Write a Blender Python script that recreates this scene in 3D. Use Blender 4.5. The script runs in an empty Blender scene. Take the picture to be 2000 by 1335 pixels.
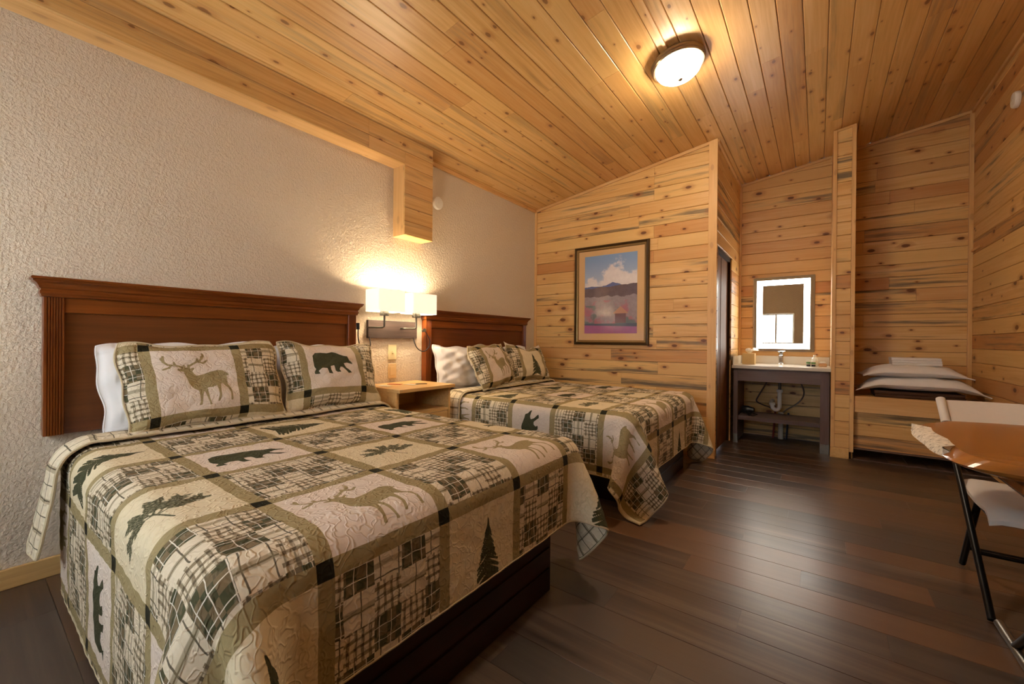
import bpy, bmesh, math, random
import numpy as np
from mathutils import Vector, Matrix
from math import radians as R, sin, cos, pi

random.seed(7); rng = np.random.default_rng(7)
scene = bpy.context.scene
COL = scene.collection

# ------------------------------------------------------------------ camera, world, exposure
CAM = Vector((2.887, 0.0, 1.12))
cam_d = bpy.data.cameras.new('camera'); cam = bpy.data.objects.new('camera', cam_d); COL.objects.link(cam)
cam_d.sensor_width = 36.0; cam_d.lens = 807.0 / 2000 * 36; cam_d.clip_start = 0.02
_y, _p, _r = R(36.52), R(-0.19), R(0.5)
_f = Vector((-sin(_y)*cos(_p), cos(_y)*cos(_p), sin(_p))); _rt = Vector((cos(_y), sin(_y), 0)); _u = _rt.cross(_f)
_rt2 = _rt*cos(_r) + _u*sin(_r); _u2 = _u*cos(_r) - _rt*sin(_r)
cam.matrix_world = Matrix(((_rt2.x, _u2.x, -_f.x, CAM.x), (_rt2.y, _u2.y, -_f.y, CAM.y), (_rt2.z, _u2.z, -_f.z, CAM.z), (0, 0, 0, 1)))
scene.camera = cam

world = bpy.data.worlds.new('world'); scene.world = world; world.use_nodes = True
bg = world.node_tree.nodes['Background']
bg.inputs[0].default_value = (0.82, 0.91, 1.0, 1); bg.inputs[1].default_value = 6.5     # overcast daylight outside the windows

vs = scene.view_settings
vs.view_transform = 'Standard'; vs.look = 'None'; vs.gamma = 1.0; vs.use_curve_mapping = False; vs.exposure = 1.15

LAMP_W = (1.0, 0.82, 0.60)
CEIL_LAMP = 230.0; SHADE_EMIT = 1.8; BULB_W = 13.0; LED_EMIT = 9.0

# window openings in the front wall (behind the camera); second one unseen, added for cool daylight
FRONT_Y = -0.95
WINS = [(1.62, 2.40, 1.10, 1.87), (0.30, 1.10, 1.10, 1.87)]
for (x0, x1, z0, z1) in WINS:
    ld = bpy.data.lights.new('window_portal', 'AREA'); ld.shape = 'RECTANGLE'; ld.size = x1-x0; ld.size_y = z1-z0; ld.cycles.is_portal = True
    lo = bpy.data.objects.new('window_portal', ld); COL.objects.link(lo); lo.location = ((x0+x1)/2, FRONT_Y-0.11, (z0+z1)/2); lo.rotation_euler = (R(90), 0, 0)

# ------------------------------------------------------------------ helpers
def srgb(h):
    h = h.lstrip('#'); v = [int(h[i:i+2], 16)/255 for i in (0, 2, 4)]
    return tuple(c/12.92 if c <= 0.04045 else ((c+0.055)/1.055)**2.4 for c in v) + (1,)

def link(o, parent=None):
    COL.objects.link(o)
    if parent is not None:
        o.parent = parent; o.matrix_parent_inverse = parent.matrix_world.inverted()
    return o

class G:
    def __init__(s): s.v = []; s.f = []
    def add(s, vs_, fs):
        b = len(s.v); s.v += [tuple(p) for p in vs_]; s.f += [tuple(b+i for i in f) for f in fs]; return s
    def box(s, a, b):
        x0, y0, z0 = a; x1, y1, z1 = b
        return s.add([(x0,y0,z0),(x1,y0,z0),(x1,y1,z0),(x0,y1,z0),(x0,y0,z1),(x1,y0,z1),(x1,y1,z1),(x0,y1,z1)],
                     [(0,3,2,1),(4,5,6,7),(0,1,5,4),(1,2,6,5),(2,3,7,6),(3,0,4,7)])
    def tube(s, pts, r, n=10, cap=True):
        pts = [Vector(p) for p in pts]; rs = r if isinstance(r, (list, tuple)) else [r]*len(pts)
        rings = []; prev = None
        for i, p in enumerate(pts):
            t = (pts[min(i+1, len(pts)-1)] - pts[max(i-1, 0)]).normalized()
            if prev is None:
                up = Vector((0,0,1)) if abs(t.z) < 0.9 else Vector((1,0,0)); a = t.cross(up).normalized()
            else:
                a = (prev - t*prev.dot(t)).normalized()
            prev = a; b = t.cross(a)
            rings.append([p + (a*cos(2*pi*k/n) + b*sin(2*pi*k/n))*rs[i] for k in range(n)])
        vs_ = [q for rg in rings for q in rg]; fs = []
        for i in range(len(rings)-1):
            for k in range(n):
                fs.append((i*n+k, i*n+(k+1) % n, (i+1)*n+(k+1) % n, (i+1)*n+k))
        if cap: fs += [tuple(range(n))[::-1], tuple((len(rings)-1)*n+k for k in range(n))]
        return s.add(vs_, fs)
    def lathe(s, prof, o=(0,0,0), n=32, M=None):
        vs_ = []; fs = []
        for (r, z) in prof:
            for k in range(n):
                p = Vector((r*cos(2*pi*k/n), r*sin(2*pi*k/n), z))
                if M is not None: p = M @ p
                vs_.append(p + Vector(o))
        for i in range(len(prof)-1):
            for k in range(n): fs.append((i*n+k, i*n+(k+1) % n, (i+1)*n+(k+1) % n, (i+1)*n+k))
        fs += [tuple(range(n))[::-1], tuple((len(prof)-1)*n+k for k in range(n))]
        return s.add(vs_, fs)
    def rings(s, rr, cap=True):
        n = len(rr[0]); fs = []
        for i in range(len(rr)-1):
            for k in range(n): fs.append((i*n+k, i*n+(k+1) % n, (i+1)*n+(k+1) % n, (i+1)*n+k))
        if cap: fs += [tuple(range(n))[::-1], tuple((len(rr)-1)*n+k for k in range(n))]
        return s.add([p for r in rr for p in r], fs)
    def prism(s, poly, z0, z1):
        n = len(poly)
        return s.rings([[(x, y, z0) for x, y in poly], [(x, y, z1) for x, y in poly]])
    def obj(s, name, mat, parent=None, bevel=0, smooth=False):
        me = bpy.data.meshes.new(name); me.from_pydata(s.v, [], s.f)
        bm = bmesh.new(); bm.from_mesh(me); bmesh.ops.recalc_face_normals(bm, faces=bm.faces); bm.to_mesh(me); bm.free()
        me.materials.append(mat)
        if smooth:
            for p in me.polygons: p.use_smooth = True
        o = link(bpy.data.objects.new(name, me), parent)
        if bevel:
            m = o.modifiers.new('bevel', 'BEVEL'); m.width = bevel; m.segments = 2; m.limit_method = 'ANGLE'; m.angle_limit = R(35)
        if smooth:
            try:
                me.set_sharp_from_angle(angle=R(38))
            except Exception: pass
        return o

def thing(name, label, cat, loc=(0,0,0), group=None):
    o = bpy.data.objects.new(name, None); COL.objects.link(o); o.location = loc; o.empty_display_size = 0.05
    o.matrix_world = Matrix.Translation(loc)
    return tag(o, label, cat, group)
def tag(o, label, cat, group=None):
    o['label'] = label; o['category'] = cat
    if group: o['group'] = group
    return o
def struct(o, label=None):
    o['kind'] = 'structure'
    if label: o['label'] = label
    return o

# ------------------------------------------------------------------ node helper
class V:
    def __init__(s, m, k): s.m = m; s.k = k
    def _b(s, o, op, rev=False): return s.m.math(op, o, s) if rev else s.m.math(op, s, o)
    def __add__(s, o): return s._b(o, 'ADD')
    __radd__ = __add__
    def __sub__(s, o): return s._b(o, 'SUBTRACT')
    def __rsub__(s, o): return s._b(o, 'SUBTRACT', True)
    def __mul__(s, o): return s._b(o, 'MULTIPLY')
    __rmul__ = __mul__
    def __truediv__(s, o): return s._b(o, 'DIVIDE')
    def __lt__(s, o): return s._b(o, 'LESS_THAN')
    def __gt__(s, o): return s._b(o, 'GREATER_THAN')
class M:
    def __init__(s, name):
        s.mat = bpy.data.materials.new(name); s.mat.use_nodes = True; s.t = s.mat.node_tree
        s.p = s.t.nodes['Principled BSDF']
    def n(s, typ, **kw):
        nd = s.t.nodes.new(typ)
        for k, v in kw.items(): setattr(nd, k, v)
        return nd
    def put(s, sock, val):
        if isinstance(val, V): s.t.links.new(val.k, sock)
        elif isinstance(val, (tuple, list)):
            sock.default_value = tuple(val) if len(sock.default_value) == len(val) else tuple(val)[:len(sock.default_value)]
        else: sock.default_value = val
    def math(s, op, a, b=None, c=None):
        nd = s.n('ShaderNodeMath', operation=op); s.put(nd.inputs[0], a)
        if b is not None: s.put(nd.inputs[1], b)
        if c is not None: s.put(nd.inputs[2], c)
        return V(s, nd.outputs[0])
    def floor(s, a): return s.math('FLOOR', a)
    def abs(s, a): return s.math('ABSOLUTE', a)
    def frac(s, a): return a - s.floor(a)
    def mod(s, a, b): return s.math('FLOORED_MODULO', a, b)
    def mx(s, a, b): return s.math('MAXIMUM', a, b)
    def mn(s, a, b): return s.math('MINIMUM', a, b)
    def step(s, a, lo, hi):
        nd = s.n('ShaderNodeMapRange', interpolation_type='SMOOTHSTEP'); s.put(nd.inputs[0], a); s.put(nd.inputs[1], lo); s.put(nd.inputs[2], hi)
        return V(s, nd.outputs[0])
    def mix(s, f, a, b, mode='MIX'):
        nd = s.n('ShaderNodeMix', data_type='RGBA', blend_type=mode); s.put(nd.inputs[0], f); s.put(nd.inputs[6], a); s.put(nd.inputs[7], b)
        return V(s, nd.outputs[2])
    def coord(s, kind='Object'): return V(s, s.n('ShaderNodeTexCoord').outputs[kind])
    def rnd(s): return V(s, s.n('ShaderNodeObjectInfo').outputs['Random'])
    def sep(s, v):
        nd = s.n('ShaderNodeSeparateXYZ'); s.put(nd.inputs[0], v); return [V(s, o) for o in nd.outputs]
    def comb(s, x, y, z=0.0):
        nd = s.n('ShaderNodeCombineXYZ'); s.put(nd.inputs[0], x); s.put(nd.inputs[1], y); s.put(nd.inputs[2], z); return V(s, nd.outputs[0])
    def noise(s, v, scale=1, detail=2, rough=0.5, dist=0.0, col=False):
        nd = s.n('ShaderNodeTexNoise'); s.put(nd.inputs['Vector'], v); s.put(nd.inputs['Scale'], scale); s.put(nd.inputs['Detail'], detail)
        s.put(nd.inputs['Roughness'], rough); s.put(nd.inputs['Distortion'], dist)
        return V(s, nd.outputs['Color' if col else 'Fac'])
    def vor(s, v, scale=1, feature='F1', out='Distance', rnd=1.0, dim='3D'):
        nd = s.n('ShaderNodeTexVoronoi', feature=feature, voronoi_dimensions=dim); s.put(nd.inputs['Vector'], v); s.put(nd.inputs['Scale'], scale); s.put(nd.inputs['Randomness'], rnd)
        return V(s, nd.outputs[out])
    def ramp(s, f, stops):
        nd = s.n('ShaderNodeValToRGB'); s.put(nd.inputs[0], f); e = nd.color_ramp.elements
        while len(e) < len(stops): e.new(0.5)
        for i, (p, c) in enumerate(stops): e[i].position = p; e[i].color = c
        return V(s, nd.outputs[0])
    def attr(s, name, out='Fac'):
        nd = s.n('ShaderNodeAttribute'); nd.attribute_name = name; return V(s, nd.outputs[out])
    def bump(s, h, strength=0.3, dist=0.01):
        nd = s.n('ShaderNodeBump'); s.put(nd.inputs['Strength'], strength); s.put(nd.inputs['Distance'], dist); s.put(nd.inputs['Height'], h)
        s.t.links.new(nd.outputs[0], s.p.inputs['Normal'])
    def out(s, color=None, rough=None, metal=None, spec=None, coat=None, emit=None, estr=None):
        P = s.p.inputs
        if color is not None: s.put(P['Base Color'], color)
        if rough is not None: s.put(P['Roughness'], rough)
        if metal is not None: s.put(P['Metallic'], metal)
        if spec is not None: s.put(P['Specular IOR Level'], spec)
        if coat is not None: s.put(P['Coat Weight'], coat); s.put(P['Coat Roughness'], 0.08)
        if emit is not None: s.put(P['Emission Color'], emit); s.put(P['Emission Strength'], estr)
        return s.mat

def plain(name, col, rough=0.5, metal=0.0, noise=0.06, scale=60, bump=0.0, **kw):
    m = M(name); c = srgb(col) if isinstance(col, str) else col
    n = m.noise(m.coord(), scale, 3)
    d = tuple(x*(1-noise*2) for x in c[:3]) + (1,)
    if bump: m.bump(n, bump, 0.004)
    return m.out(m.mix(n, c, d), rough, metal, **kw)

def pine(name, light, mid, dark, stain=0.0, knots=1.0, axis=0, tone=0.35, rough=0.42, knotcol='#5a2c12', grain=1.0, ksize=1.0):
    """plank wood; axis = grain direction in object space"""
    m = M(name); xyz = m.sep(m.coord()); r = m.rnd()
    gx = xyz[axis]; oth = [xyz[i] for i in range(3) if i != axis]
    gx = gx + r*37.0; a = oth[0] + r*11.3; b = oth[1] + r*5.7
    warp = m.noise(m.comb(gx*1.1, a*4, b*4), 1, 2)
    a2 = a + (warp-0.5)*0.05
    fine = m.noise(m.comb(gx*2.2, a2*60*grain, b*60*grain), 1, 5, 0.6)
    broad = m.noise(m.comb(gx*0.7, a2*9, b*9), 1, 3, 0.55)
    base = m.ramp(fine*0.55 + broad*0.45, [(0.32, srgb(dark)), (0.5, srgb(mid)), (0.66, srgb(light))])
    r2 = m.frac(r*7.31); r3 = m.frac(r*13.77)
    base = m.mix(m.step(r2, 0.55, 1.0)*tone, base, srgb('#b8743c'))
    base = m.mix(m.step(r3, 0.5, 1.0)*tone, base, srgb('#e6bd77'))
    if stain:
        st = m.noise(m.comb(gx*0.8, a2*16, b*16), 1, 5, 0.65)
        gate = m.step(m.frac(r*3.37), 0.20, 0.80)
        base = m.mix(m.step(st, 0.68-0.22*gate, 0.84-0.18*gate)*stain, base, srgb('#5d5342'))
    if knots:
        kv = m.comb(gx*4.2, a*8.0, b*0.2)
        kd = m.vor(kv, 1.0, rnd=1.0, dim='2D'); kc = m.sep(m.vor(kv, 1.0, out='Color', dim='2D'))
        gate = kc[0] > 0.60
        rad = (0.05 + kc[1]*kc[2]*0.20)*ksize
        nz = m.noise(m.comb(gx*40, a*40, b*40), 1, 2)
        kk = m.math('SUBTRACT', 1.0, m.step(kd + (nz-0.5)*0.05, rad*0.55, rad))*gate
        halo = m.math('SUBTRACT', 1.0, m.step(kd, rad, rad*2.6))*gate
        base = m.mix(halo*0.45*knots, base, srgb('#a8662e'))
        base = m.mix(kk*0.88*knots, base, srgb(knotcol))
    m.bump(fine, 0.08, 0.003)
    return m.out(base, rough, spec=0.35)

MAT = {}
MAT['pine_wall'] = pine('pine_wall', '#e8c084', '#ddae6c', '#c99450', stain=0.9, knots=1.0, tone=0.6)
MAT['pine_ceil'] = pine('pine_ceiling', '#e4ba7e', '#d9aa68', '#c59350', stain=0.35, knots=0.75, rough=0.33, tone=0.3, ksize=0.72)
MAT['pine_trim_z'] = pine('pine_trim_vertical', '#e8bd80', '#dfb072', '#cf9c5c', knots=0.25, axis=2, tone=0.15)
MAT['pine_trim_x'] = pine('pine_trim_across', '#e8bd80', '#dfb072', '#cf9c5c', knots=0.25, axis=0, tone=0.15)
MAT['pine_trim_y'] = pine('pine_trim_deep', '#e8bd80', '#dfb072', '#cf9c5c', knots=0.25, axis=1, tone=0.15)
MAT['maple_y'] = pine('maple', '#e0b878', '#d6ab6a', '#c2935a', knots=0.3, axis=1, tone=0.1)
MAT['cherry_y'] = pine('cherry_wood', '#824518', '#723810', '#5a280a', knots=0, axis=1, tone=0.08, rough=0.28)
MAT['cherry_z'] = pine('cherry_wood_upright', '#824518', '#723810', '#5a280a', knots=0, axis=2, tone=0.08, rough=0.28)
MAT['cherry_panel'] = pine('cherry_panel', '#6e3213', '#61290e', '#50200a', knots=0, axis=1, tone=0.05, rough=0.25)
MAT['espresso'] = pine('dark_bed_base', '#2a0d08', '#1f0906', '#150503', knots=0, axis=1, tone=0.0, rough=0.3)
MAT['vanity'] = pine('grey_brown_laminate', '#75605a', '#66524c', '#554340', knots=0, axis=0, tone=0.05)
MAT['vanity_z'] = pine('grey_brown_laminate_upright', '#75605a', '#66524c', '#554340', knots=0, axis=2, tone=0.05)
MAT['plate_wood'] = pine('sconce_plate_wood', '#54443c', '#453831', '#332923', knots=0, axis=1, tone=0.0)
MAT['door'] = pine('brown_door', '#8c6647', '#7c583c', '#6c482e', knots=0, axis=2, tone=0.0, rough=0.6)
MAT['slab'] = pine('live_edge_slab', '#ab7238', '#996028', '#80501e', knots=0.6, axis=0, tone=0.1, rough=0.18, grain=0.35)
MAT['slab_side'] = pine('live_edge_side', '#9a5a22', '#84491a', '#5c2f10', knots=0.5, axis=0, tone=0.1, rough=0.3)
MAT['blanket'] = plain('brown_blanket', '#4a2e1c', 0.9, bump=0.3)
MAT['linen'] = plain('white_linen', '#e9e3dc', 0.85, noise=0.03, scale=25, bump=0.08)
MAT['sheet'] = plain('white_sheet', '#e2dcdc', 0.85, noise=0.03, scale=25, bump=0.05)
MAT['black_metal'] = plain('black_metal', '#1c1c1e', 0.35, 0.6)
MAT['grey_metal'] = plain('grey_metal', '#8a8378', 0.35, 0.9)
MAT['nickel'] = plain('brushed_nickel', '#b7a890', 0.28, 0.9)
MAT['nickel_dark'] = plain('dark_nickel', '#5f5a50', 0.35, 0.85)
MAT['chrome'] = plain('chrome', '#d8d8d4', 0.08, 1.0, noise=0.01)
MAT['white_plastic'] = plain('white_plastic', '#e8e2d6', 0.4, noise=0.02)
MAT['chair_plastic'] = plain('chair_plastic', '#d6cdc2', 0.45, noise=0.03, bump=0.05)
MAT['ivory'] = plain('ivory_plastic', '#ead9a8', 0.4, noise=0.02)
MAT['tan_plate'] = plain('tan_plate', '#d8b988', 0.45, noise=0.03)
MAT['black_plastic'] = plain('black_plastic', '#0e0e10', 0.3)
MAT['cord'] = plain('black_cord', '#1a1613', 0.5)
MAT['quartz'] = plain('quartz_counter', '#d8ceba', 0.25, noise=0.05, scale=180)
MAT['pvc'] = plain('white_pvc', '#e4ddd0', 0.4, noise=0.02)
MAT['red_pipe'] = plain('red_pipe', '#8a2a1a', 0.4)
MAT['blue_pipe'] = plain('dark_blue_pipe', '#2a3448', 0.4)
MAT['braid'] = plain('braided_hose', '#6a5848', 0.4, 0.4)
MAT['tissue_box'] = plain('tissue_box', '#d9b87a', 0.6)
MAT['tissue'] = plain('tissue_paper', '#f2eee6', 0.9, noise=0.02)
MAT['cup_white'] = plain('cup_white', '#eef0e8', 0.4, noise=0.02)
MAT['cup_green'] = plain('cup_green', '#4d8a48', 0.4)
MAT['soap_tan'] = plain('soap_tan', '#c9975e', 0.5)
MAT['gap'] = plain('dark_backing', '#3a2512', 0.9)
MAT['paper_w'] = plain('paper_white', '#dcd3c2', 0.7)
MAT['paper_r'] = plain('paper_red', '#b4532e', 0.7)

def mk_plaster():
    m = M('textured_plaster'); c = m.coord()
    n1 = m.noise(c, 95, 3, 0.55); n2 = m.noise(c, 48, 2); n3 = m.noise(c, 22, 2)
    h = m.step(n1, 0.44, 0.66)*0.6 + m.step(n2, 0.40, 0.65)*0.5 + n3*0.3
    m.bump(h, 0.5, 0.008)
    return m.out(m.mix(n1, srgb('#dccbb2'), srgb('#d0bda2')), 0.75, spec=0.25)
MAT['plaster'] = mk_plaster()

def mk_floor():
    m = M('dark_vinyl_plank'); x, y, z = m.sep(m.coord()); r = m.rnd()
    gx = x + r*41.0; gy = y + r*13.0
    st = m.noise(m.comb(gx*1.0, gy*26, 0), 1, 5, 0.6); br = m.noise(m.comb(gx*0.7, gy*7, 3.0), 1, 3)
    c = m.ramp(st*0.6+br*0.4, [(0.33, srgb('#30241d')), (0.5, srgb('#4b392d')), (0.67, srgb('#685747'))])
    c = m.mix(m.step(m.frac(r*5.7), 0.45, 0.85)*0.75, c, srgb('#6c4c32'))
    c = m.mix(m.step(m.frac(r*9.1), 0.45, 0.85)*0.7, c, srgb('#423a33'))
    m.bump(st, 0.16, 0.003)
    return m.out(c, m.math('ADD', 0.24, st*0.18), spec=0.75)
MAT['floor'] = mk_floor()

def fabric_reverse(name='quilt_reverse_windowpane'):
    m = M(name); v = m.attr('quv', 'Vector'); s, t, _ = m.sep(v)
    wob = m.noise(v, 22, 2); s = s + (wob-0.5)*0.006; t = t + (m.noise(v, 19, 2)-0.5)*0.006
    c = srgb('#d9cbae')
    def line(a, p, w, o=0.0): return m.abs(m.frac(a/p+o)-0.5) < (w/p/2)
    k = m.mx(line(s, 0.055, 0.0035), line(t, 0.055, 0.0035)); f = m.mx(line(s, 0.11, 0.016, 0.27), line(t, 0.11, 0.016, 0.27)*0.5)
    col = m.mix(f*0.55, c, srgb('#7d6a4a')); col = m.mix(k*0.85, col, srgb('#3a3222'))
    ve = m.vor(m.comb(s, t) , 30, 'DISTANCE_TO_EDGE'); m.bump(m.step(ve, 0.0, 0.22), 0.4, 0.006)
    return m.out(col, 0.9, spec=0.1)

PS, PT, S0, T0 = 0.378, 0.375, 0.135, 2.01
def fabric_quilt():
    m = M('lodge_patchwork_quilt'); v = m.attr('quv', 'Vector'); s0, t0, _ = m.sep(v)
    w1 = m.noise(v, 30, 2)-0.5; w2 = m.noise(m.comb(t0, s0, 4.0), 30, 2)-0.5
    s = s0 + w1*0.003; t = t0 + w2*0.003
    cu = (s - S0)/PS; ru = (T0 - t)/PT
    c = m.floor(cu); r = m.floor(ru); fu = cu-c; fv = ru-r
    du = m.mn(fu, 1.0-fu)*PS; dv = m.mn(fv, 1.0-fv)*PT
    su = du < 0.021; sv = dv < 0.021
    feat = m.mod(c+r, 2.0) > 0.5
    r4 = m.mod(r, 4.0); even = m.mod(r, 2.0) < 0.5; deer = r4 < 0.5
    fb = m.noise(v, 120, 3)
    white = m.mix(fb, srgb('#dfcfbe'), srgb('#d1bfab')); cream = m.mix(fb, srgb('#dccdac'), srgb('#cfbe99'))
    fcol = m.mix(even, cream, white)
    dk = m.mix(fb, srgb('#504f37'), srgb('#3e3e2a')); khk = m.mix(fb, srgb('#a3926a'), srgb('#8e7d56'))
    needle = m.noise(m.comb(s*70+t*70, (s-t)*330), 1, 1); brn_row = m.math('COMPARE', r4, 1.0, 0.1)
    ink = m.mix(deer, m.mix(m.step(needle, 0.54, 0.60)*0.6*brn_row, dk, srgb('#b5a988')), khk)
    mot = m.math('SUBTRACT', 1.0, m.step(m.attr('motif'), -0.0007, 0.0007))
    fcol = m.mix(mot, fcol, ink)
    # plaid
    wb1 = m.noise(v, 14, 3)-0.5; wb2 = m.noise(m.comb(t0, s0, 9.0), 14, 3)-0.5
    pu = s + c*0.047 + wb1*0.012; pv = t + r*0.033 + wb2*0.012
    Z = 0.086
    zu = m.floor(pu/Z); zv = m.floor(pv/Z); ty = m.mod(zu+zv+m.floor(zu/3.0), 3.0)
    lu = m.frac(pu/0.0215); lv = m.frac(pv/0.0235)
    def ln(a, w): return m.math('SUBTRACT', 1.0, m.step(m.abs(a-0.5), w*0.7, w*1.1))
    brn = srgb('#6e5d40'); crm = m.mix(fb, srgb('#ddcfb5'), srgb('#cfbf9f'))
    brush = m.step(m.noise(m.comb(s*25, t*160), 1, 2), 0.30, 0.55)
    brush2 = m.step(m.noise(m.comb(s*160, t*25), 1, 2), 0.30, 0.55)
    g1 = m.mx(ln(lu, 0.23)*brush2, ln(lv, 0.23)*brush)
    t1 = m.mix(g1*0.85, crm, brn)
    t1 = m.mix(ln(lu, 0.2)*ln(lv, 0.2)*0.7, t1, srgb('#443a28'))
    ck = m.mod(m.floor(pu/0.029)+m.floor(pv/0.029), 2.0)
    t2 = m.mix(ck, srgb('#4c4b34'), srgb('#75654a')); t2 = m.mix(m.step(m.noise(v, 40, 2), 0.5, 0.7)*0.5, t2, srgb('#84725a'))
    wl = m.mx(ln(m.frac(pu/0.036), 0.035), ln(m.frac(pv/0.036), 0.035)); t2 = m.mix(wl*0.85, t2, srgb('#e6dcc8'))
    l0 = m.mx(ln(m.frac(pu/0.058+0.3), 0.035), ln(m.frac(pv/0.058+0.1), 0.035))
    t0c = m.mix(l0*0.85, crm, srgb('#3a3222')); t0c = m.mix(ln(m.frac(pv/0.086), 0.10)*0.6, t0c, srgb('#77694a'))
    pl = m.mix(m.math('COMPARE', ty, 1.0, 0.1), t0c, t1); pl = m.mix(m.math('COMPARE', ty, 2.0, 0.1), pl, t2)
    col = m.mix(feat, pl, fcol)
    col = m.mix(m.mx(su, sv), col, khk); col = m.mix(su*sv, col, m.mix(fb, srgb('#2e2b1e'), srgb('#211f16')))
    # stitched relief
    dn = m.noise(v, 26, 2, col=True)
    nd = m.n('ShaderNodeVectorMath', operation='MULTIPLY_ADD'); m.put(nd.inputs[0], dn); nd.inputs[1].default_value = (0.02, 0.02, 0); m.put(nd.inputs[2], v)
    wv = V(m, nd.outputs[0])
    n1 = m.abs(m.noise(wv, 26, 1, 0.4)-0.5); n2 = m.abs(m.noise(m.comb(t0+3.1, s0+1.7, 2.0), 24, 1, 0.4)-0.5)
    m.bump(m.mn(m.step(n1, 0.0, 0.05), m.step(n2, 0.0, 0.05)) + fb*0.08, 0.45, 0.006)
    return m.out(col, 0.9, spec=0.1)
MAT['quilt'] = fabric_quilt(); MAT['reverse'] = fabric_reverse()

def mk_bark():
    m = M('white_bark_edge'); c = m.coord(); n = m.noise(c, 60, 4, 0.7); n2 = m.noise(c, 25, 3)
    m.bump(n, 0.6, 0.01)
    return m.out(m.ramp(n, [(0.33, srgb('#5d5348')), (0.42, srgb('#cdbfa8')), (0.7, srgb('#f0e6d4'))]), 0.7)
MAT['bark'] = mk_bark()
def emis(name, col, s, extra=None):
    m = M(name); n = m.noise(m.coord(), 3, 1)
    return m.out(m.mix(n*0.1, (0.9,0.9,0.9,1), (0.8,0.8,0.8,1)), 0.5, emit=m.mix(n*0.08, tuple(col)+(1,), (1,1,1,1)), estr=s)
MAT['lamp_glass'] = emis('lit_lamp_glass', LAMP_W, CEIL_LAMP*0.22)
MAT['shade'] = emis('lit_linen_shade', (1.0, 0.84, 0.60), SHADE_EMIT*0.2)
MAT['led'] = emis('led_band', (1.0, 0.98, 0.90), LED_EMIT)
def mk_mirror():
    m = M('mirror_glass'); n = m.noise(m.coord(), 2, 1); return m.out(m.mix(n, (0.86,0.87,0.86,1), (0.84,0.85,0.84,1)), 0.0, 1.0)
MAT['mirror'] = mk_mirror()
def mk_glass():
    m = M('window_glass'); m.p.inputs['Transmission Weight'].default_value = 1.0; m.p.inputs['IOR'].default_value = 1.0
    n = m.noise(m.coord(), 2, 1); return m.out(m.mix(n, (1,1,1,1), (0.98,0.99,1,1)), 0.0)
MAT['glass'] = mk_glass()

# ------------------------------------------------------------------ planks
CZ0, CK = 2.765, 0.152
def ceil_z(x): return CZ0 + CK*x
_cn = Vector((CK, 0, -1)).normalized()          # ceiling normal pointing down into the room
def plank(parent, origin, ax, wd, L, W, mat, th=0.014, ch=0.004, clip=None, name='plank', gap=0.0012):
    """board: ax = length dir, wd = width dir, front normal = ax x wd"""
    ax = Vector(ax).normalized(); wd = Vector(wd).normalized(); nr = ax.cross(wd)
    w0, w1 = gap, W-gap
    prof = [(w0, 0), (w1, 0), (w1, th-ch), (w1-ch, th), (w0+ch, th), (w0, th-ch)]
    l0, l1 = gap*0.5, L-gap*0.5
    g = G().rings([[(l0, a, b) for a, b in prof], [(l1, a, b) for a, b in prof]])
    me = bpy.data.meshes.new(name)
    me.from_pydata(g.v, [], g.f)
    Mx = Matrix(((ax.x, wd.x, nr.x, origin[0]), (ax.y, wd.y, nr.y, origin[1]), (ax.z, wd.z, nr.z, origin[2]), (0,0,0,1)))
    bm = bmesh.new(); bm.from_mesh(me)
    if clip:
        co, no = clip; Mi = Mx.inverted(); lco = Mi @ Vector(co); lno = Mi.to_3x3() @ Vector(no)
        res = bmesh.ops.bisect_plane(bm, geom=bm.verts[:]+bm.edges[:]+bm.faces[:], plane_co=lco, plane_no=lno, clear_outer=True)
        ed = [e for e in res['geom_cut'] if isinstance(e, bmesh.types.BMEdge)]
        if ed: bmesh.ops.edgeloop_fill(bm, edges=ed)
    if not bm.faces: bm.free(); return None
    bmesh.ops.recalc_face_normals(bm, faces=bm.faces); bm.to_mesh(me); bm.free()
    me.materials.append(mat)
    o = bpy.data.objects.new(name, me); o.matrix_world = Mx
    return link(o, parent)
def joints(a, b, lo, hi):
    out = [a]
    while b-out[-1] > hi: out.append(out[-1] + random.uniform(lo, hi))
    if b-out[-1] < 0.35 and len(out) > 1: out[-1] = b-0.6
    return out+[b]
CEIL_CLIP = ((0, 0, CZ0-0.002), tuple(-_cn))

XR, YB, YW = 4.08, 5.85, 4.376            # right wall, alcove back wall, wing wall
# floor
fl = struct(G().box((-0.1, FRONT_Y-0.15, -0.06), (XR+0.1, YB+0.1, -0.009)).obj('floor', MAT['gap']), 'dark wood plank floor')
y = FRONT_Y; row = 0; FW = 0.172
while y < YB-0.01:
    W = min(FW, YB-y); off = (row*0.47) % 1.22
    xs = [0.0] + [v for v in (off + 1.22*k for k in range(-1, 5)) if 0.1 < v < XR-0.1] + [XR]
    for a, b in zip(xs[:-1], xs[1:]):
        plank(fl, (a, y, -0.009), (1,0,0), (0,1,0), b-a, W, MAT['floor'], th=0.009, ch=0.0012, gap=0.0005)
    y += FW; row += 1
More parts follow.
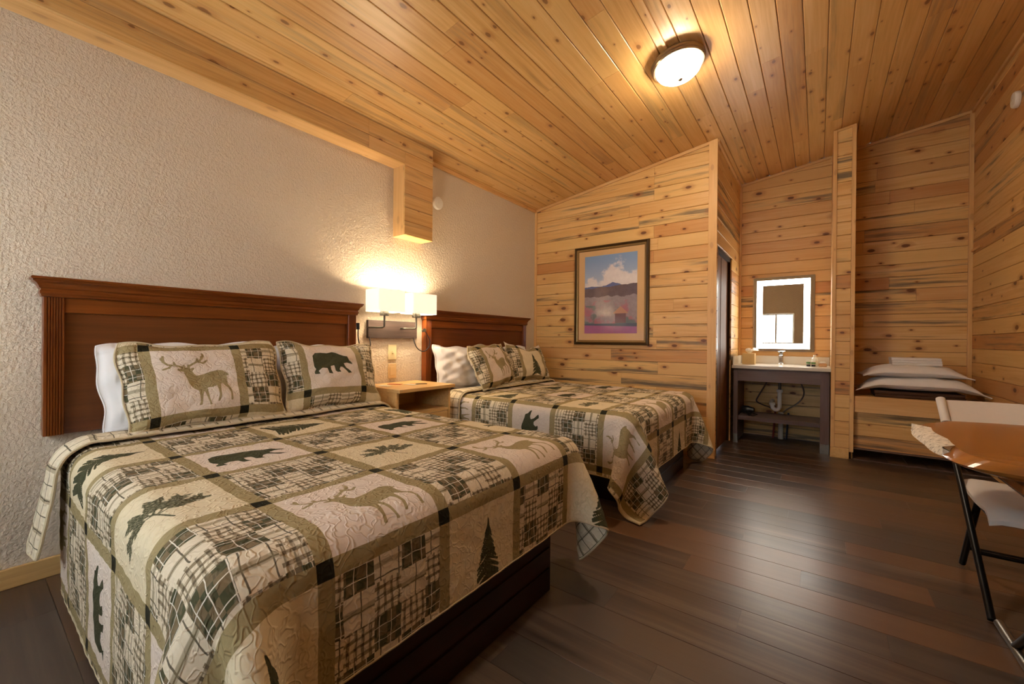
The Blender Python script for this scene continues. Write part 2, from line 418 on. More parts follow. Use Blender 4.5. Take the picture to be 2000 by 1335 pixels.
# ceiling
vx = [(-0.12, FRONT_Y-0.15), (XR+0.12, FRONT_Y-0.15), (XR+0.12, YB+0.12), (-0.12, YB+0.12)]
ce = struct(G().rings([[(x, y, ceil_z(x)+0.016) for x, y in vx], [(x, y, ceil_z(x)+0.09) for x, y in vx]]).obj('ceiling', MAT['gap']), 'sloping knotty pine board ceiling')
wdir = Vector((1, 0, CK)).normalized(); CP = 0.131/wdir.x
k0 = -int(2.27/0.131)-1
for k in range(-18, 14):
    xa = 2.27 + 0.131*k
    if xa < -0.005: xa0 = 0.0
    else: xa0 = xa
    xb = min(xa+0.131, XR)
    if xb <= 0.01 or xa >= XR-0.005: continue
    W = (xb-xa0)/wdir.x
    js = joints(FRONT_Y, YB, 1.4, 3.6)
    for a, b in zip(js[:-1], js[1:]):
        # front normal must point down: ax x wd = down -> ax=+y, wd=+x : y x x = -z
        org = Vector((xa0, a, ceil_z(xa0))) - _cn*0.014
        plank(ce, org, (0,1,0), wdir, b-a, W, MAT['pine_ceil'])

def plank_wall(parent, x0y0, ax, L, z0, z1, mat, pitch=0.130, jl=(1.2, 2.6), clip=CEIL_CLIP, zoff=0.0, holes=None, z_first=None):
    """horizontal boards; front normal = ax x (0,0,1); x0y0 is the back-left foot"""
    z = z_first if z_first is not None else z0
    ax = Vector(ax)
    while z < z1-0.004:
        za = max(z, z0); W = min(z+pitch, z1)-za
        js = joints(0, L, *jl)
        for a, b in zip(js[:-1], js[1:]):
            segs = [(a, b)]
            if holes:
                for (h0, h1, hz) in holes:
                    if za < hz-0.02:
                        ns = []
                        for s0, s1 in segs:
                            if s1 <= h0 or s0 >= h1: ns.append((s0, s1)); continue
                            if s0 < h0: ns.append((s0, h0))
                            if s1 > h1: ns.append((h1, s1))
                        segs = ns
            for s0, s1 in segs:
                if s1-s0 > 0.01:
                    plank(parent, (x0y0[0]+ax.x*s0, x0y0[1]+ax.y*s0, za), ax, (0,0,1), s1-s0, W, mat, clip=clip)
        z += pitch

# left wall (plaster), front wall with windows
wl = struct(G().rings([[(-0.1, FRONT_Y-0.1, 0), (0, FRONT_Y-0.1, 0), (0, YB+0.1, 0), (-0.1, YB+0.1, 0)],
                       [(-0.1, FRONT_Y-0.1, ceil_z(-0.1)), (0, FRONT_Y-0.1, ceil_z(0)), (0, YB+0.1, ceil_z(0)), (-0.1, YB+0.1, ceil_z(-0.1))]]).obj('wall_left', MAT['plaster']), 'tan textured plaster wall behind the beds')
g = G(); xs = sorted([0.0, XR+0.1] + [w[0] for w in WINS] + [w[1] for w in WINS])
for a, b in zip(xs[:-1], xs[1:]):
    win = [w for w in WINS if abs(w[0]-a) < 1e-6]
    segs = [(0, None)] if not win else [(0, win[0][2]), (win[0][3], None)]
    for z0, z1 in segs:
        za, zb = (ceil_z(a), ceil_z(b)) if z1 is None else (z1, z1)
        pl4 = [(a, FRONT_Y-0.1), (b, FRONT_Y-0.1), (b, FRONT_Y), (a, FRONT_Y)]
        g.rings([[(x, y, z0) for x, y in pl4], [(x, y, za if x == a else zb) for x, y in pl4]])
wf = struct(g.obj('wall_front', MAT['plaster']), 'tan plaster wall with windows')
for i, (x0, x1, z0, z1) in enumerate(WINS):
    w = struct(G().box((x0, FRONT_Y-0.07, z0), (x1, FRONT_Y-0.066, z1)).obj('window_%d' % (i+1), MAT['glass']), 'daylit window; the one nearer the bed wall is added for light')
    f = G()
    for a, b in (((x0, FRONT_Y-0.09, z0), (x0+0.035, FRONT_Y-0.05, z1)), ((x1-0.035, FRONT_Y-0.09, z0), (x1, FRONT_Y-0.05, z1)),
                 ((x0+0.035, FRONT_Y-0.09, z1-0.035), (x1-0.035, FRONT_Y-0.05, z1)), ((x0+0.035, FRONT_Y-0.09, z0), (x1-0.035, FRONT_Y-0.05, z0+0.035)), (((x0+x1)/2-0.02, FRONT_Y-0.09, z0+0.035), ((x0+x1)/2+0.02, FRONT_Y-0.05, z1-0.035))): f.box(a, b)
    f.obj('window_frame', MAT['white_plastic'], w)
# right wall
wr = struct(G().rings([[(XR+0.015, FRONT_Y-0.1, 0), (XR+0.1, FRONT_Y-0.1, 0), (XR+0.1, YB+0.1, 0), (XR+0.015, YB+0.1, 0)],
                       [(x, y, ceil_z(x)) for x, y in ((XR+0.015, FRONT_Y-0.1), (XR+0.1, FRONT_Y-0.1), (XR+0.1, YB+0.1), (XR+0.015, YB+0.1))]]).obj('wall_right', MAT['gap']), 'knotty pine board wall on the right')
plank_wall(wr, (XR+0.014, YB), (0,-1,0), YB-FRONT_Y, 0, 3.45, MAT['pine_wall'], jl=(1.6, 3.0), z_first=-0.09)
# back wall of alcove
wb = struct(G().rings([[(2.05, YB+0.015, 0), (XR+0.1, YB+0.015, 0), (XR+0.1, YB+0.1, 0), (2.05, YB+0.1, 0)],
                       [(x, y, ceil_z(x)) for x, y in ((2.05, YB+0.015), (XR+0.1, YB+0.015), (XR+0.1, YB+0.1), (2.05, YB+0.1))]]).obj('wall_back', MAT['gap']), 'blue stained pine board wall at the back of the alcove')
plank_wall(wb, (2.09, YB+0.014), (1,0,0), XR-2.09, 0, 3.45, MAT['pine_wall'], jl=(0.9, 1.7))
# wing wall (with picture)
ww = struct(G().rings([[(0.0, YW+0.015, 0), (2.075, YW+0.015, 0), (2.075, YW+0.1, 0), (0.0, YW+0.1, 0)],
                       [(x, y, ceil_z(x)) for x, y in ((0.0, YW+0.015), (2.075, YW+0.015), (2.075, YW+0.1), (0.0, YW+0.1))]]).obj('wall_wing', MAT['gap']), 'knotty pine board wall beside the far bed')
plank_wall(ww, (0.0, YW+0.014), (1,0,0), 2.09, 0, 3.2, MAT['pine_wall'], jl=(1.0, 2.0))
# bathroom side wall with doorway
DY0, DY1, DZ = 4.45, 5.27, 2.035
g = G()
for (a, b, z0) in ((YW+0.1, DY0, 0), (DY0, DY1, DZ), (DY1, YB+0.015, 0)):
    pl4 = [(1.99, a), (2.075, a), (2.075, b), (1.99, b)]
    g.rings([[(x, y, z0) for x, y in pl4], [(x, y, ceil_z(x)) for x, y in pl4]])
wsd = struct(g.obj('wall_bathroom', MAT['gap']), 'pine board wall with the bathroom doorway')
plank_wall(wsd, (2.076, YW), (0,1,0), YB-YW, 0, 3.2, MAT['pine_wall'], jl=(1.6, 2.4), holes=[(DY0-YW, DY1-YW, DZ)])
dr = struct(G().box((2.015, DY0+0.035, 0.01), (2.05, DY1-0.005, DZ-0.005)).obj('door_1', MAT['door']), 'dark brown bathroom door')
for (a, b) in ((DY0+0.16, DY0+0.17), (DY0+0.40, DY0+0.41)):
    G().box((2.05, a, 0.02), (2.054, b, DZ-0.02)).obj('door_stile', MAT['door'], dr)
struct(G().box((2.0, DY0, 0), (2.092, DY0+0.03, DZ)).obj('trim_1', MAT['grey_metal']), 'narrow metal door jamb')
# partition column between vanity and bench
CX0, CX1, CY = 2.997, 3.166, 5.18
g = G(); pl4 = [(CX0+0.012, CY+0.015), (CX1-0.012, CY+0.015), (CX1-0.012, YB), (CX0+0.012, YB)]
wc = struct(g.rings([[(x, y, 0) for x, y in pl4], [(x, y, ceil_z(x)) for x, y in pl4]]).obj('wall_partition', MAT['gap']), 'narrow pine partition between vanity and bench')
plank_wall(wc, (CX0+0.028, CY+0.014), (1,0,0), CX1-CX0-0.056, 0.10, 3.3, MAT['pine_wall'], jl=(0.9, 1.7))
plank_wall(wc, (CX0+0.014, YB-0.001), (0,-1,0), YB-CY-0.03, 0.0, 3.3, MAT['pine_wall'], jl=(0.9, 1.7))
plank_wall(wc, (CX1-0.014, CY+0.03), (0,1,0), YB-CY-0.03, 0.0, 3.3, MAT['pine_wall'], jl=(0.9, 1.7))

_tn = [1]
def trim(g, mat, label, bevel=0.002):
    _tn[0] += 1
    return struct(g.obj('trim_%d' % _tn[0], mat, bevel=bevel), label)
def post(x0, y0, x1, y1, z0, label, drop=0.0):
    pl4 = [(x0, y0), (x1, y0), (x1, y1), (x0, y1)]
    return trim(G().rings([[(x, y, z0) for x, y in pl4], [(x, y, ceil_z(x)-0.003-drop) for x, y in pl4]]), MAT['pine_trim_z'], label)
def slope_trim(x0, x1, y0, y1, h, label):
    pl4 = [(x0, y0), (x1, y0), (x1, y1), (x0, y1)]
    return trim(G().rings([[(x, y, ceil_z(x)-h-0.003) for x, y in pl4], [(x, y, ceil_z(x)-0.003) for x, y in pl4]]), MAT['pine_trim_x'], label)
post(0.0, YW-0.016, 0.03, YW, 0.0, 'narrow pine corner strip by the plaster wall')
post(2.02, YW-0.018, 2.098, YW, 0.0, 'light pine corner board at the end of the picture wall')
slope_trim(0.03, 2.02, YW-0.016, YW, 0.03, 'sloping pine strip above the picture wall')
slope_trim(2.10, CX0-0.012, YB-0.016, YB, 0.028, 'sloping pine strip above the vanity wall')
slope_trim(CX1+0.01, XR-0.03, YB-0.016, YB, 0.028, 'sloping pine strip above the bench wall')
post(2.09, YB-0.022, 2.112, YB, 0.0, 'pine corner strip beside the mirror wall')
post(XR-0.032, YB-0.018, XR, YB, 0.0, 'pine corner strip where the bench wall meets the right wall')
post(CX0-0.004, CY-0.012, CX0+0.028, CY+0.016, 0.10, 'left edge board of the partition')
post(CX1-0.028, CY-0.012, CX1+0.004, CY+0.016, 0.07, 'right edge board of the partition')
slope_trim(CX0+0.028, CX1-0.028, CY-0.012, CY, 0.022, 'top strip of the partition')
trim(G().box((CX0-0.006, CY-0.02, 0), (CX1-0.030, CY+0.016, 0.10)), MAT['maple_y'], 'pine base block of the partition')
pl = [(0, ceil_z(0)-0.035), (0.022, ceil_z(0)-0.035), (0.022, ceil_z(0.022)-0.003), (0, ceil_z(0)-0.003)]
trim(G().rings([[(x, 2.51, z) for x, z in pl], [(x, YW-0.016, z) for x, z in pl]]), MAT['pine_trim_y'], 'pine strip along the top of the plaster wall')
pl = [(2.09, ceil_z(2.09)-0.035), (2.108, ceil_z(2.108)-0.035), (2.108, ceil_z(2.108)-0.003), (2.09, ceil_z(2.09)-0.003)]
trim(G().rings([[(x, YW+0.01, z) for x, z in pl], [(x, YB-0.022, z) for x, z in pl]]), MAT['pine_trim_y'], 'pine strip above the bathroom door wall')
pl = [(XR-0.02, ceil_z(XR-0.02)-0.035), (XR, ceil_z(XR)-0.035), (XR, ceil_z(XR)-0.003), (XR-0.02, ceil_z(XR-0.02)-0.003)]
trim(G().rings([[(x, FRONT_Y, z) for x, z in pl], [(x, YB-0.02, z) for x, z in pl]]), MAT['pine_trim_y'], 'pine strip along the top of the right wall')
trim(G().box((XR-0.016, 5.55, 2.01), (XR, YB-0.02, 2.03)), MAT['pine_trim_y'], 'short pine batten on the right wall')
def baseboard(name, a, b, mat): return struct(G().box(a, b).obj(name, mat, bevel=0.004), 'light maple baseboard')
baseboard('baseboard_left', (0, FRONT_Y, 0), (0.018, YW-0.02, 0.09), MAT['maple_y'])
baseboard('baseboard_wing', (0.03, YW-0.018, 0), (2.02, YW, 0.088), MAT['pine_trim_x'])
trim(G().box((2.018, YW-0.034, 0), (2.10, YW-0.018, 0.088)), MAT['pine_trim_x'], 'maple plinth at the foot of the corner board')

# pine soffit beam on the plaster wall
bm_t = struct(G().box((0.0, FRONT_Y, 2.572), (0.136, 2.20, 2.76)).obj('trim_%d' % 40, MAT['gap']), 'boxed pine beam below the ceiling with a short drop')
G().box((0.0, 2.212, 1.996), (0.136, 2.494, 2.76)).obj('beam_core', MAT['gap'], bm_t)
z = 2.56
for (a, b, zz, zt) in ((FRONT_Y, 1.86, 2.56, 2.665), (FRONT_Y, 1.86, 2.665, 2.785), (1.86, 2.20, 2.56, 2.665), (1.86, 2.505, 2.665, 2.785)):
    plank(bm_t, (0.136, a, zz), (0,1,0), (0,0,1), b-a, zt-zz, MAT['pine_ceil'], ch=0.0015)
for k in range(6):
    z0 = 1.985 + k*0.1133; plank(bm_t, (0.136, 2.20, z0), (0,1,0), (0,0,1), 0.305, 0.1133, MAT['pine_ceil'], ch=0.0015)
G().box((0.0, FRONT_Y, 2.56), (0.136, 2.2, 2.572)).obj('soffit_board', MAT['pine_trim_y'], bm_t)
G().box((0.0, 2.2, 1.985), (0.136, 2.505, 1.996)).obj('soffit_board', MAT['pine_trim_y'], bm_t)
G().box((0.0, 2.2, 1.996), (0.137, 2.212, 2.56)).obj('side_board', MAT['pine_trim_z'], bm_t)
G().box((0.0, 2.494, 1.996), (0.137, 2.505, 2.75)).obj('side_board', MAT['pine_trim_z'], bm_t)

# ------------------------------------------------------------------ quilt motifs (signed distances, block-local metres)
def seg_d(P, a, b):
    a = np.array(a); b = np.array(b); ab = b-a; t = np.clip(((P-a)@ab)/max(ab@ab, 1e-12), 0, 1)
    return np.linalg.norm(P-a-t[:, None]*ab, axis=1)
def poly_sdf(P, poly):
    d = np.full(len(P), 9.0); ins = np.zeros(len(P), bool); n = len(poly)
    for i in range(n):
        a = poly[i]; b = poly[(i+1) % n]; d = np.minimum(d, seg_d(P, a, b))
        c = ((a[1] > P[:, 1]) != (b[1] > P[:, 1]))
        xi = (b[0]-a[0])*(P[:, 1]-a[1])/((b[1]-a[1]) if abs(b[1]-a[1]) > 1e-12 else 1e-12)+a[0]
        ins ^= c & (P[:, 0] < xi)
    return np.where(ins, -d, d)
def caps_sdf(P, segs):
    d = np.full(len(P), 9.0)
    for a, b, r in segs: d = np.minimum(d, seg_d(P, a, b)-r)
    return d
_dk = lambda x, y: ((x-1125)/1060*0.33, -(y-560)/680*0.33)
DEER = [_dk(*p) for p in [(950,400),(948,440),(870,440),(860,455),(900,468),(945,470),(960,520),(985,600),(1040,660),(1098,690),(1108,740),(1112,800),(1085,848),(1126,848),(1142,800),(1152,740),(1168,690),(1180,705),(1210,770),(1232,830),(1225,852),(1262,852),(1247,800),(1228,720),(1217,665),(1300,665),(1350,650),(1368,700),(1372,750),(1340,822),(1368,826),(1404,760),(1403,700),(1412,640),(1430,625),(1460,650),(1510,682),(1536,740),(1530,822),(1562,826),(1562,760),(1557,690),(1512,640),(1522,560),(1515,540),(1562,540),(1530,512),(1470,482),(1410,474),(1300,488),(1200,512),(1110,524),(1078,500),(1062,466),(1102,436),(1080,428),(1040,442),(1028,398),(1010,392),(1000,428),(975,428),(965,392)]]
ANT = [[(950,430),(850,402),(760,392),(715,355),(690,315)],[(800,396),(770,425),(690,440)],[(715,355),(718,295)],[(845,400),(838,368)],[(1020,415),(1130,372),(1200,345),(1235,300),(1228,268)],[(1160,372),(1220,388),(1272,358)],[(1130,372),(1142,338)],[(1200,345),(1205,310)]]
ANTS = [(_dk(*l[i]), _dk(*l[i+1]), 0.0047) for l in ANT for i in range(len(l)-1)]
_bk = lambda x, y: ((x-1155)/560*0.33, -(y-265)/360*0.33)
BEAR = [_bk(*p) for p in [(930,345),(985,345),(970,325),(1010,305),(1060,310),(1075,345),(1120,350),(1100,320),(1100,295),(1140,290),(1150,330),(1170,340),(1210,340),(1195,320),(1215,300),(1245,300),(1280,330),(1300,348),(1345,345),(1320,325),(1290,305),(1270,270),(1310,265),(1380,280),(1370,262),(1340,245),(1325,215),(1310,215),(1280,210),(1200,185),(1160,178),(1100,188),(1040,178),(980,182),(940,210),(930,250),(935,290),(950,310),(930,330)]]
_r2 = random.Random(3)
def tree_segs():
    s = [((0,-0.135), (0,0.13), 0.003)]
    for k in range(26):
        b = -0.125 + 0.25*k/25; w = 0.076*(1-(k/25.0))**0.85*(0.8+0.4*_r2.random())+0.004
        for sg in (-1, 1): s.append(((0, b+0.012), (sg*w, b-0.012-0.012*_r2.random()), 0.0052*(1-0.5*k/25)))
    return s
TREE = tree_segs()
def branch_segs():
    s = []
    stems = [((0.02,-0.10), (-0.005,-0.02)), ((-0.005,-0.02), (-0.10,0.0)), ((-0.005,-0.02), (-0.055,0.055)), ((0.0,-0.03), (0.07,0.055)), ((0.0,-0.035), (0.11,0.01)), ((-0.005,-0.02), (0.015,0.07))]
    for i, (a, b) in enumerate(stems):
        s.append((a, b, 0.0028))
        if i == 0: continue
        a = np.array(a); b = np.array(b); d = (b-a)/np.linalg.norm(b-a); n = np.array((-d[1], d[0]))
        for k in range(15):
            f = 0.2+0.8*k/14; p = a+(b-a)*f
            for sg in (-1, 1):
                L = 0.026*(0.7+0.6*_r2.random()); e = p+d*L*0.75+n*sg*L*0.75; s.append((tuple(p), tuple(e), 0.0024))
    return s
BRANCH = branch_segs()
def motif_field(S, T):
    """S,T arrays of quilt coordinates -> signed distance of the printed motif"""
    c = np.floor((S-S0)/PS).astype(int); r = np.floor((T0-T)/PT).astype(int); out = np.full(S.shape, 1.0)
    for ri in range(r.min(), r.max()+1):
        for ci in range(c.min(), c.max()+1):
            if (ri+ci) % 2 == 0: continue
            mk = (r == ri) & (c == ci)
            if not mk.any(): continue
            a = S[mk]-(S0+(ci+0.5)*PS); b = -(T[mk]-(T0-(ri+0.5)*PT)); P = np.stack([a, b], 1); k = ri % 4
            if k == 0: d = np.minimum(poly_sdf(P, DEER), caps_sdf(P, ANTS))
            elif k == 2: d = poly_sdf(P, BEAR)
            elif k == 1: d = caps_sdf(P, BRANCH)
            elif ri == -1: d = caps_sdf(P - np.array([0.02, -0.02]), TREE)
            else: d = caps_sdf(np.stack([-P[:, 1]/1.45, P[:, 0]], 1), TREE)
            out[mk] = d
    return out

def grid_mesh(name, P, mats, parent=None, quv=None, motif=None, flip=False):
    ny, nx = P.shape[:2]; me = bpy.data.meshes.new(name)
    idx = np.arange(ny*nx).reshape(ny, nx)
    q = np.stack([idx[:-1, :-1], idx[:-1, 1:], idx[1:, 1:], idx[1:, :-1]], -1).reshape(-1, 4)
    if flip: q = q[:, ::-1]
    me.vertices.add(ny*nx); me.vertices.foreach_set('co', P.reshape(-1).astype(np.float32))
    me.loops.add(q.size); me.loops.foreach_set('vertex_index', q.reshape(-1).astype(np.int32))
    me.polygons.add(len(q)); me.polygons.foreach_set('loop_start', np.arange(0, q.size, 4, dtype=np.int32))
    me.polygons.foreach_set('loop_total', np.full(len(q), 4, np.int32))
    me.polygons.foreach_set('use_smooth', np.ones(len(q), bool))
    me.update(calc_edges=True); me.validate()
    for m in mats: me.materials.append(m)
    if quv is not None:
        at = me.attributes.new('quv', 'FLOAT_VECTOR', 'POINT'); at.data.foreach_set('vector', np.concatenate([quv, np.zeros(quv.shape[:2]+(1,))], -1).reshape(-1).astype(np.float32))
    if motif is not None:
        at = me.attributes.new('motif', 'FLOAT', 'POINT'); at.data.foreach_set('value', motif.reshape(-1).astype(np.float32))
    return link(bpy.data.objects.new(name, me), parent)
def cubic_up(P, n0, n1):
    def axis(P, n):
        m = P.shape[0]; u = np.linspace(0, m-1, n); i = np.minimum(np.floor(u).astype(int), m-2); f = (u-i)
        Pp = np.concatenate([2*P[:1]-P[1:2], P, 2*P[-1:]-P[-2:-1]], 0)
        f = f.reshape((-1,)+(1,)*(P.ndim-1))
        w = [-.5*f+f*f-.5*f**3, 1-2.5*f*f+1.5*f**3, .5*f+2*f*f-1.5*f**3, -.5*f*f+.5*f**3]
        return sum(w[k]*Pp[i+k] for k in range(4))
    return axis(axis(P, n0).swapaxes(0, 1), n1).swapaxes(0, 1)
def grid_normals(P):
    du = np.gradient(P, axis=1); dv = np.gradient(P, axis=0); n = np.cross(du, dv); return n/np.maximum(np.linalg.norm(n, axis=-1, keepdims=True), 1e-9)

# ------------------------------------------------------------------ cloth drape (position based, numpy)
def drape(bx, s_rng, t_rng, h=0.033, steps=260, iters=14, extra=None, seed=1):
    x1, y0, y1, zt, rad = bx
    rg = np.random.default_rng(seed)
    ns = int(round((s_rng[1]-s_rng[0])/h))+1; nt = int(round((t_rng[1]-t_rng[0])/h))+1
    S = np.linspace(*s_rng, ns); T = np.linspace(*t_rng, nt)
    X, Y = np.meshgrid(T, S, indexing='ij')            # rows along t
    P = np.stack([X, Y, np.full_like(X, zt+0.012)], -1)
    off = 0.012
    # start: wrap overhang downwards at ~50 degrees
    ox = np.maximum(X-x1, 0); oy = np.maximum(Y-y1, 0)-np.maximum(y0-Y, 0)
    P[..., 0] -= ox*0.35; P[..., 1] -= oy*0.35; P[..., 2] -= (ox+np.abs(oy))*0.55
    P += rg.normal(0, 0.0015, P.shape)
    pin = (X < x1-0.06) & (Y > y0+0.06) & (Y < y1-0.06)
    P[pin, 2] = zt+off
    w = np.where(pin, 0.0, 1.0)[..., None]
    Vv = np.zeros_like(P); dt = 0.016
    ds, dtt = S[1]-S[0], T[1]-T[0]
    def cons(A, B, L, k):
        # views
        d = B[0]-A[0]; l = np.linalg.norm(d, axis=-1, keepdims=True); W = A[1]+B[1]+1e-9
        c = d*((l-L)/np.maximum(l, 1e-9))*k/W
        A[0] += c*A[1]; B[0] -= c*B[1]
    def run(P, ax, st, L, k):
        if ax == 0:
            for o in range(st*2 if st == 1 else st*2):
                a = P[o:-st:2*st] if st*1 else None
                b = P[o+st::2*st]; wa = w[o:-st:2*st]; wb_ = w[o+st::2*st]; n = min(len(a), len(b))
                cons([a[:n], wa[:n]], [b[:n], wb_[:n]], L, k)
        else:
            for o in range(st*2):
                a = P[:, o:-st:2*st]; b = P[:, o+st::2*st]; wa = w[:, o:-st:2*st]; wb_ = w[:, o+st::2*st]; n = min(a.shape[1], b.shape[1])
                cons([a[:, :n], wa[:, :n]], [b[:, :n], wb_[:, :n]], L, k)
    dg = math.hypot(ds, dtt)
    for st in range(steps):
        Vv[..., 2] -= 9.8*dt*w[..., 0]; Vv *= 0.96
        Q = P.copy(); P = P + Vv*dt*w
        for it in range(iters):
            run(P, 0, 1, dtt, 1.0); run(P, 1, 1, ds, 1.0)
            for (sa, sb) in (((slice(None, -1), slice(None, -1)), (slice(1, None), slice(1, None))), ((slice(1, None), slice(None, -1)), (slice(None, -1), slice(1, None)))):
                a = P[sa]; b = P[sb]; d = b-a; l = np.linalg.norm(d, axis=-1, keepdims=True); c = d*((l-dg)/np.maximum(l, 1e-9))*0.10
                P[sa] += c*w[sa]; P[sb] -= c*w[sb]
            for ax, L, k in ((0, dtt, 0.12), (1, ds, 0.12)):     # bending: resist folding
                if ax == 0: a, b, c_ = P[:-2], P[1:-1], P[2:]; wa, wb_, wc_ = w[:-2], w[1:-1], w[2:]
                else: a, b, c_ = P[:, :-2], P[:, 1:-1], P[:, 2:]; wa, wb_, wc_ = w[:, :-2], w[:, 1:-1], w[:, 2:]
                e = (a+c_)*0.5-b; 
                ea = e*k*0.5
                a -= ea*0.5*wa; c_ -= ea*0.5*wc_; b += ea*wb_
            # collide with rounded mattress block and floor
            lo = np.array([-1.0, y0+rad, 0.10]); hi = np.array([x1-rad, y1-rad, zt-rad])
            q = np.clip(P, lo, hi); d = P-q; l = np.linalg.norm(d, axis=-1, keepdims=True); need = rad+off
            hit = (l < need)
            P = np.where(hit, np.where(l > 1e-6, q+d*(need/np.maximum(l, 1e-6)), P+np.array([0, 0, 0.01])), P)
            P[..., 2] = np.maximum(P[..., 2], 0.014)
            if extra: extra(P)
            P[pin] = Q[pin]
        Vv = (P-Q)/dt
        sp = np.linalg.norm(Vv, axis=-1, keepdims=True); Vv *= np.minimum(1, 2.0/np.maximum(sp, 1e-6))
    return P, S, T

def make_quilt(label, bed_y, shift, s_rng, t_rng, res, extra=None, seed=1, flap=True):
    bx = (1.965, bed_y+0.285, bed_y+1.835, 0.645, 0.075)
    (ss, tt) = shift                                    # where the printed grid sits on this bed
    P, S, T = drape(bx, (bed_y+s_rng[0], bed_y+s_rng[1]), t_rng, extra=extra, seed=seed)
    n0 = int((t_rng[1]-t_rng[0])/res); n1 = int((s_rng[1]-s_rng[0])/res)
    Pu = cubic_up(P, n0, n1)
    Sg, Tg = np.meshgrid(np.linspace(S[0], S[-1], n1)-bed_y-ss, np.linspace(t_rng[0], t_rng[1], n0)-tt)
    N = grid_normals(Pu); N *= np.sign(N[n0//3, n1//2, 2])
    und = 0.0016*np.sin(Sg*43+2*np.sin(Tg*31))*np.sin(Tg*39+1.7*np.sin(Sg*27)) + 0.003*np.sin(Sg*9+1.3*np.sin(Tg*7))*np.sin(Tg*8+Sg*3)
    Pu = Pu + N*und[..., None]
    root = thing('quilt', label, 'quilt', (1.0, bed_y+1.06, 0.66), 'patchwork lodge quilts')
    quv = np.stack([Sg, Tg], -1)
    grid_mesh('patchwork_top', Pu, [MAT['quilt']], root, quv, motif_field(Sg, Tg))
    k = 4; Pb = (Pu-N*0.009)[::k, ::k]
    Pb[-1] = (Pu-N*0.009)[-1, ::k][:Pb.shape[1]]; Pb[:, -1] = (Pu-N*0.009)[::k, -1][:Pb.shape[0]]
    grid_mesh('backing', Pb, [MAT['reverse']], root, quv[::k, ::k], flip=True)
    # bound edge
    def edge(Pt, Nn):
        pts = Pt-Nn*0.0045
        return pts[::3]
    loop = np.concatenate([edge(Pu[:, 0], N[:, 0]), edge(Pu[-1, :], N[-1, :]), edge(Pu[::-1, -1], N[::-1, -1])])
    G().tube([tuple(p) for p in loop], 0.0062, 6).obj('binding', MAT['bind'], root, smooth=True)
    # turned-back strip at the head end showing the reverse
    nt_ = int(0.17/res); st = max(1, int(0.008/res)); a = Pu[:nt_:st]; n = N[:nt_:st]; j0 = int((0.22 if flap else 0.10)/res); j1 = n1-int(0.16/res)
    a = a[:, j0:j1:st]; n = n[:, j0:j1:st]; tt_ = np.linspace(0, 1, a.shape[0])[:, None, None]
    sv = Sg[0, j0:j1:st]
    lift = 0.016 + 0.012*np.sin(tt_*pi)
    edgeY = np.clip((0.33-(sv+ss))/0.45, 0, 1)[None, :, None] if flap else np.zeros((1, a.shape[1], 1))
    Pf = a + n*lift + np.array([0.02, -0.07, 0.0])*edgeY**1.3 + np.array([-0.10, 0, 0])*edgeY*(1-tt_)
    Pf2 = Pf + n*0.010
    quf = quv[:nt_:st, j0:j1:st]
    f = grid_mesh('folded_edge', Pf2, [MAT['reverse']], root, quf)
    b = grid_mesh('folded_edge_lining', Pf, [MAT['quilt']], root, quf+np.array([0.1, 0.0]), np.ones(Pf.shape[:2]), flip=True)
    lp = np.concatenate([Pf[::2, 0][::-1]*1.0, Pf[0, ::2], Pf[::2, -1], Pf[-1, ::2][::-1], Pf[-1:, 0]]) + np.concatenate([n[::2, 0][::-1], n[0, ::2], n[::2, -1], n[-1, ::2][::-1], n[-1:, 0]])*0.005
    G().tube([tuple(p) for p in lp], 0.0065, 6).obj('binding', MAT['bind'], root, smooth=True)
    return root
MAT['bind'] = plain('quilt_binding', '#c9b894', 0.9)

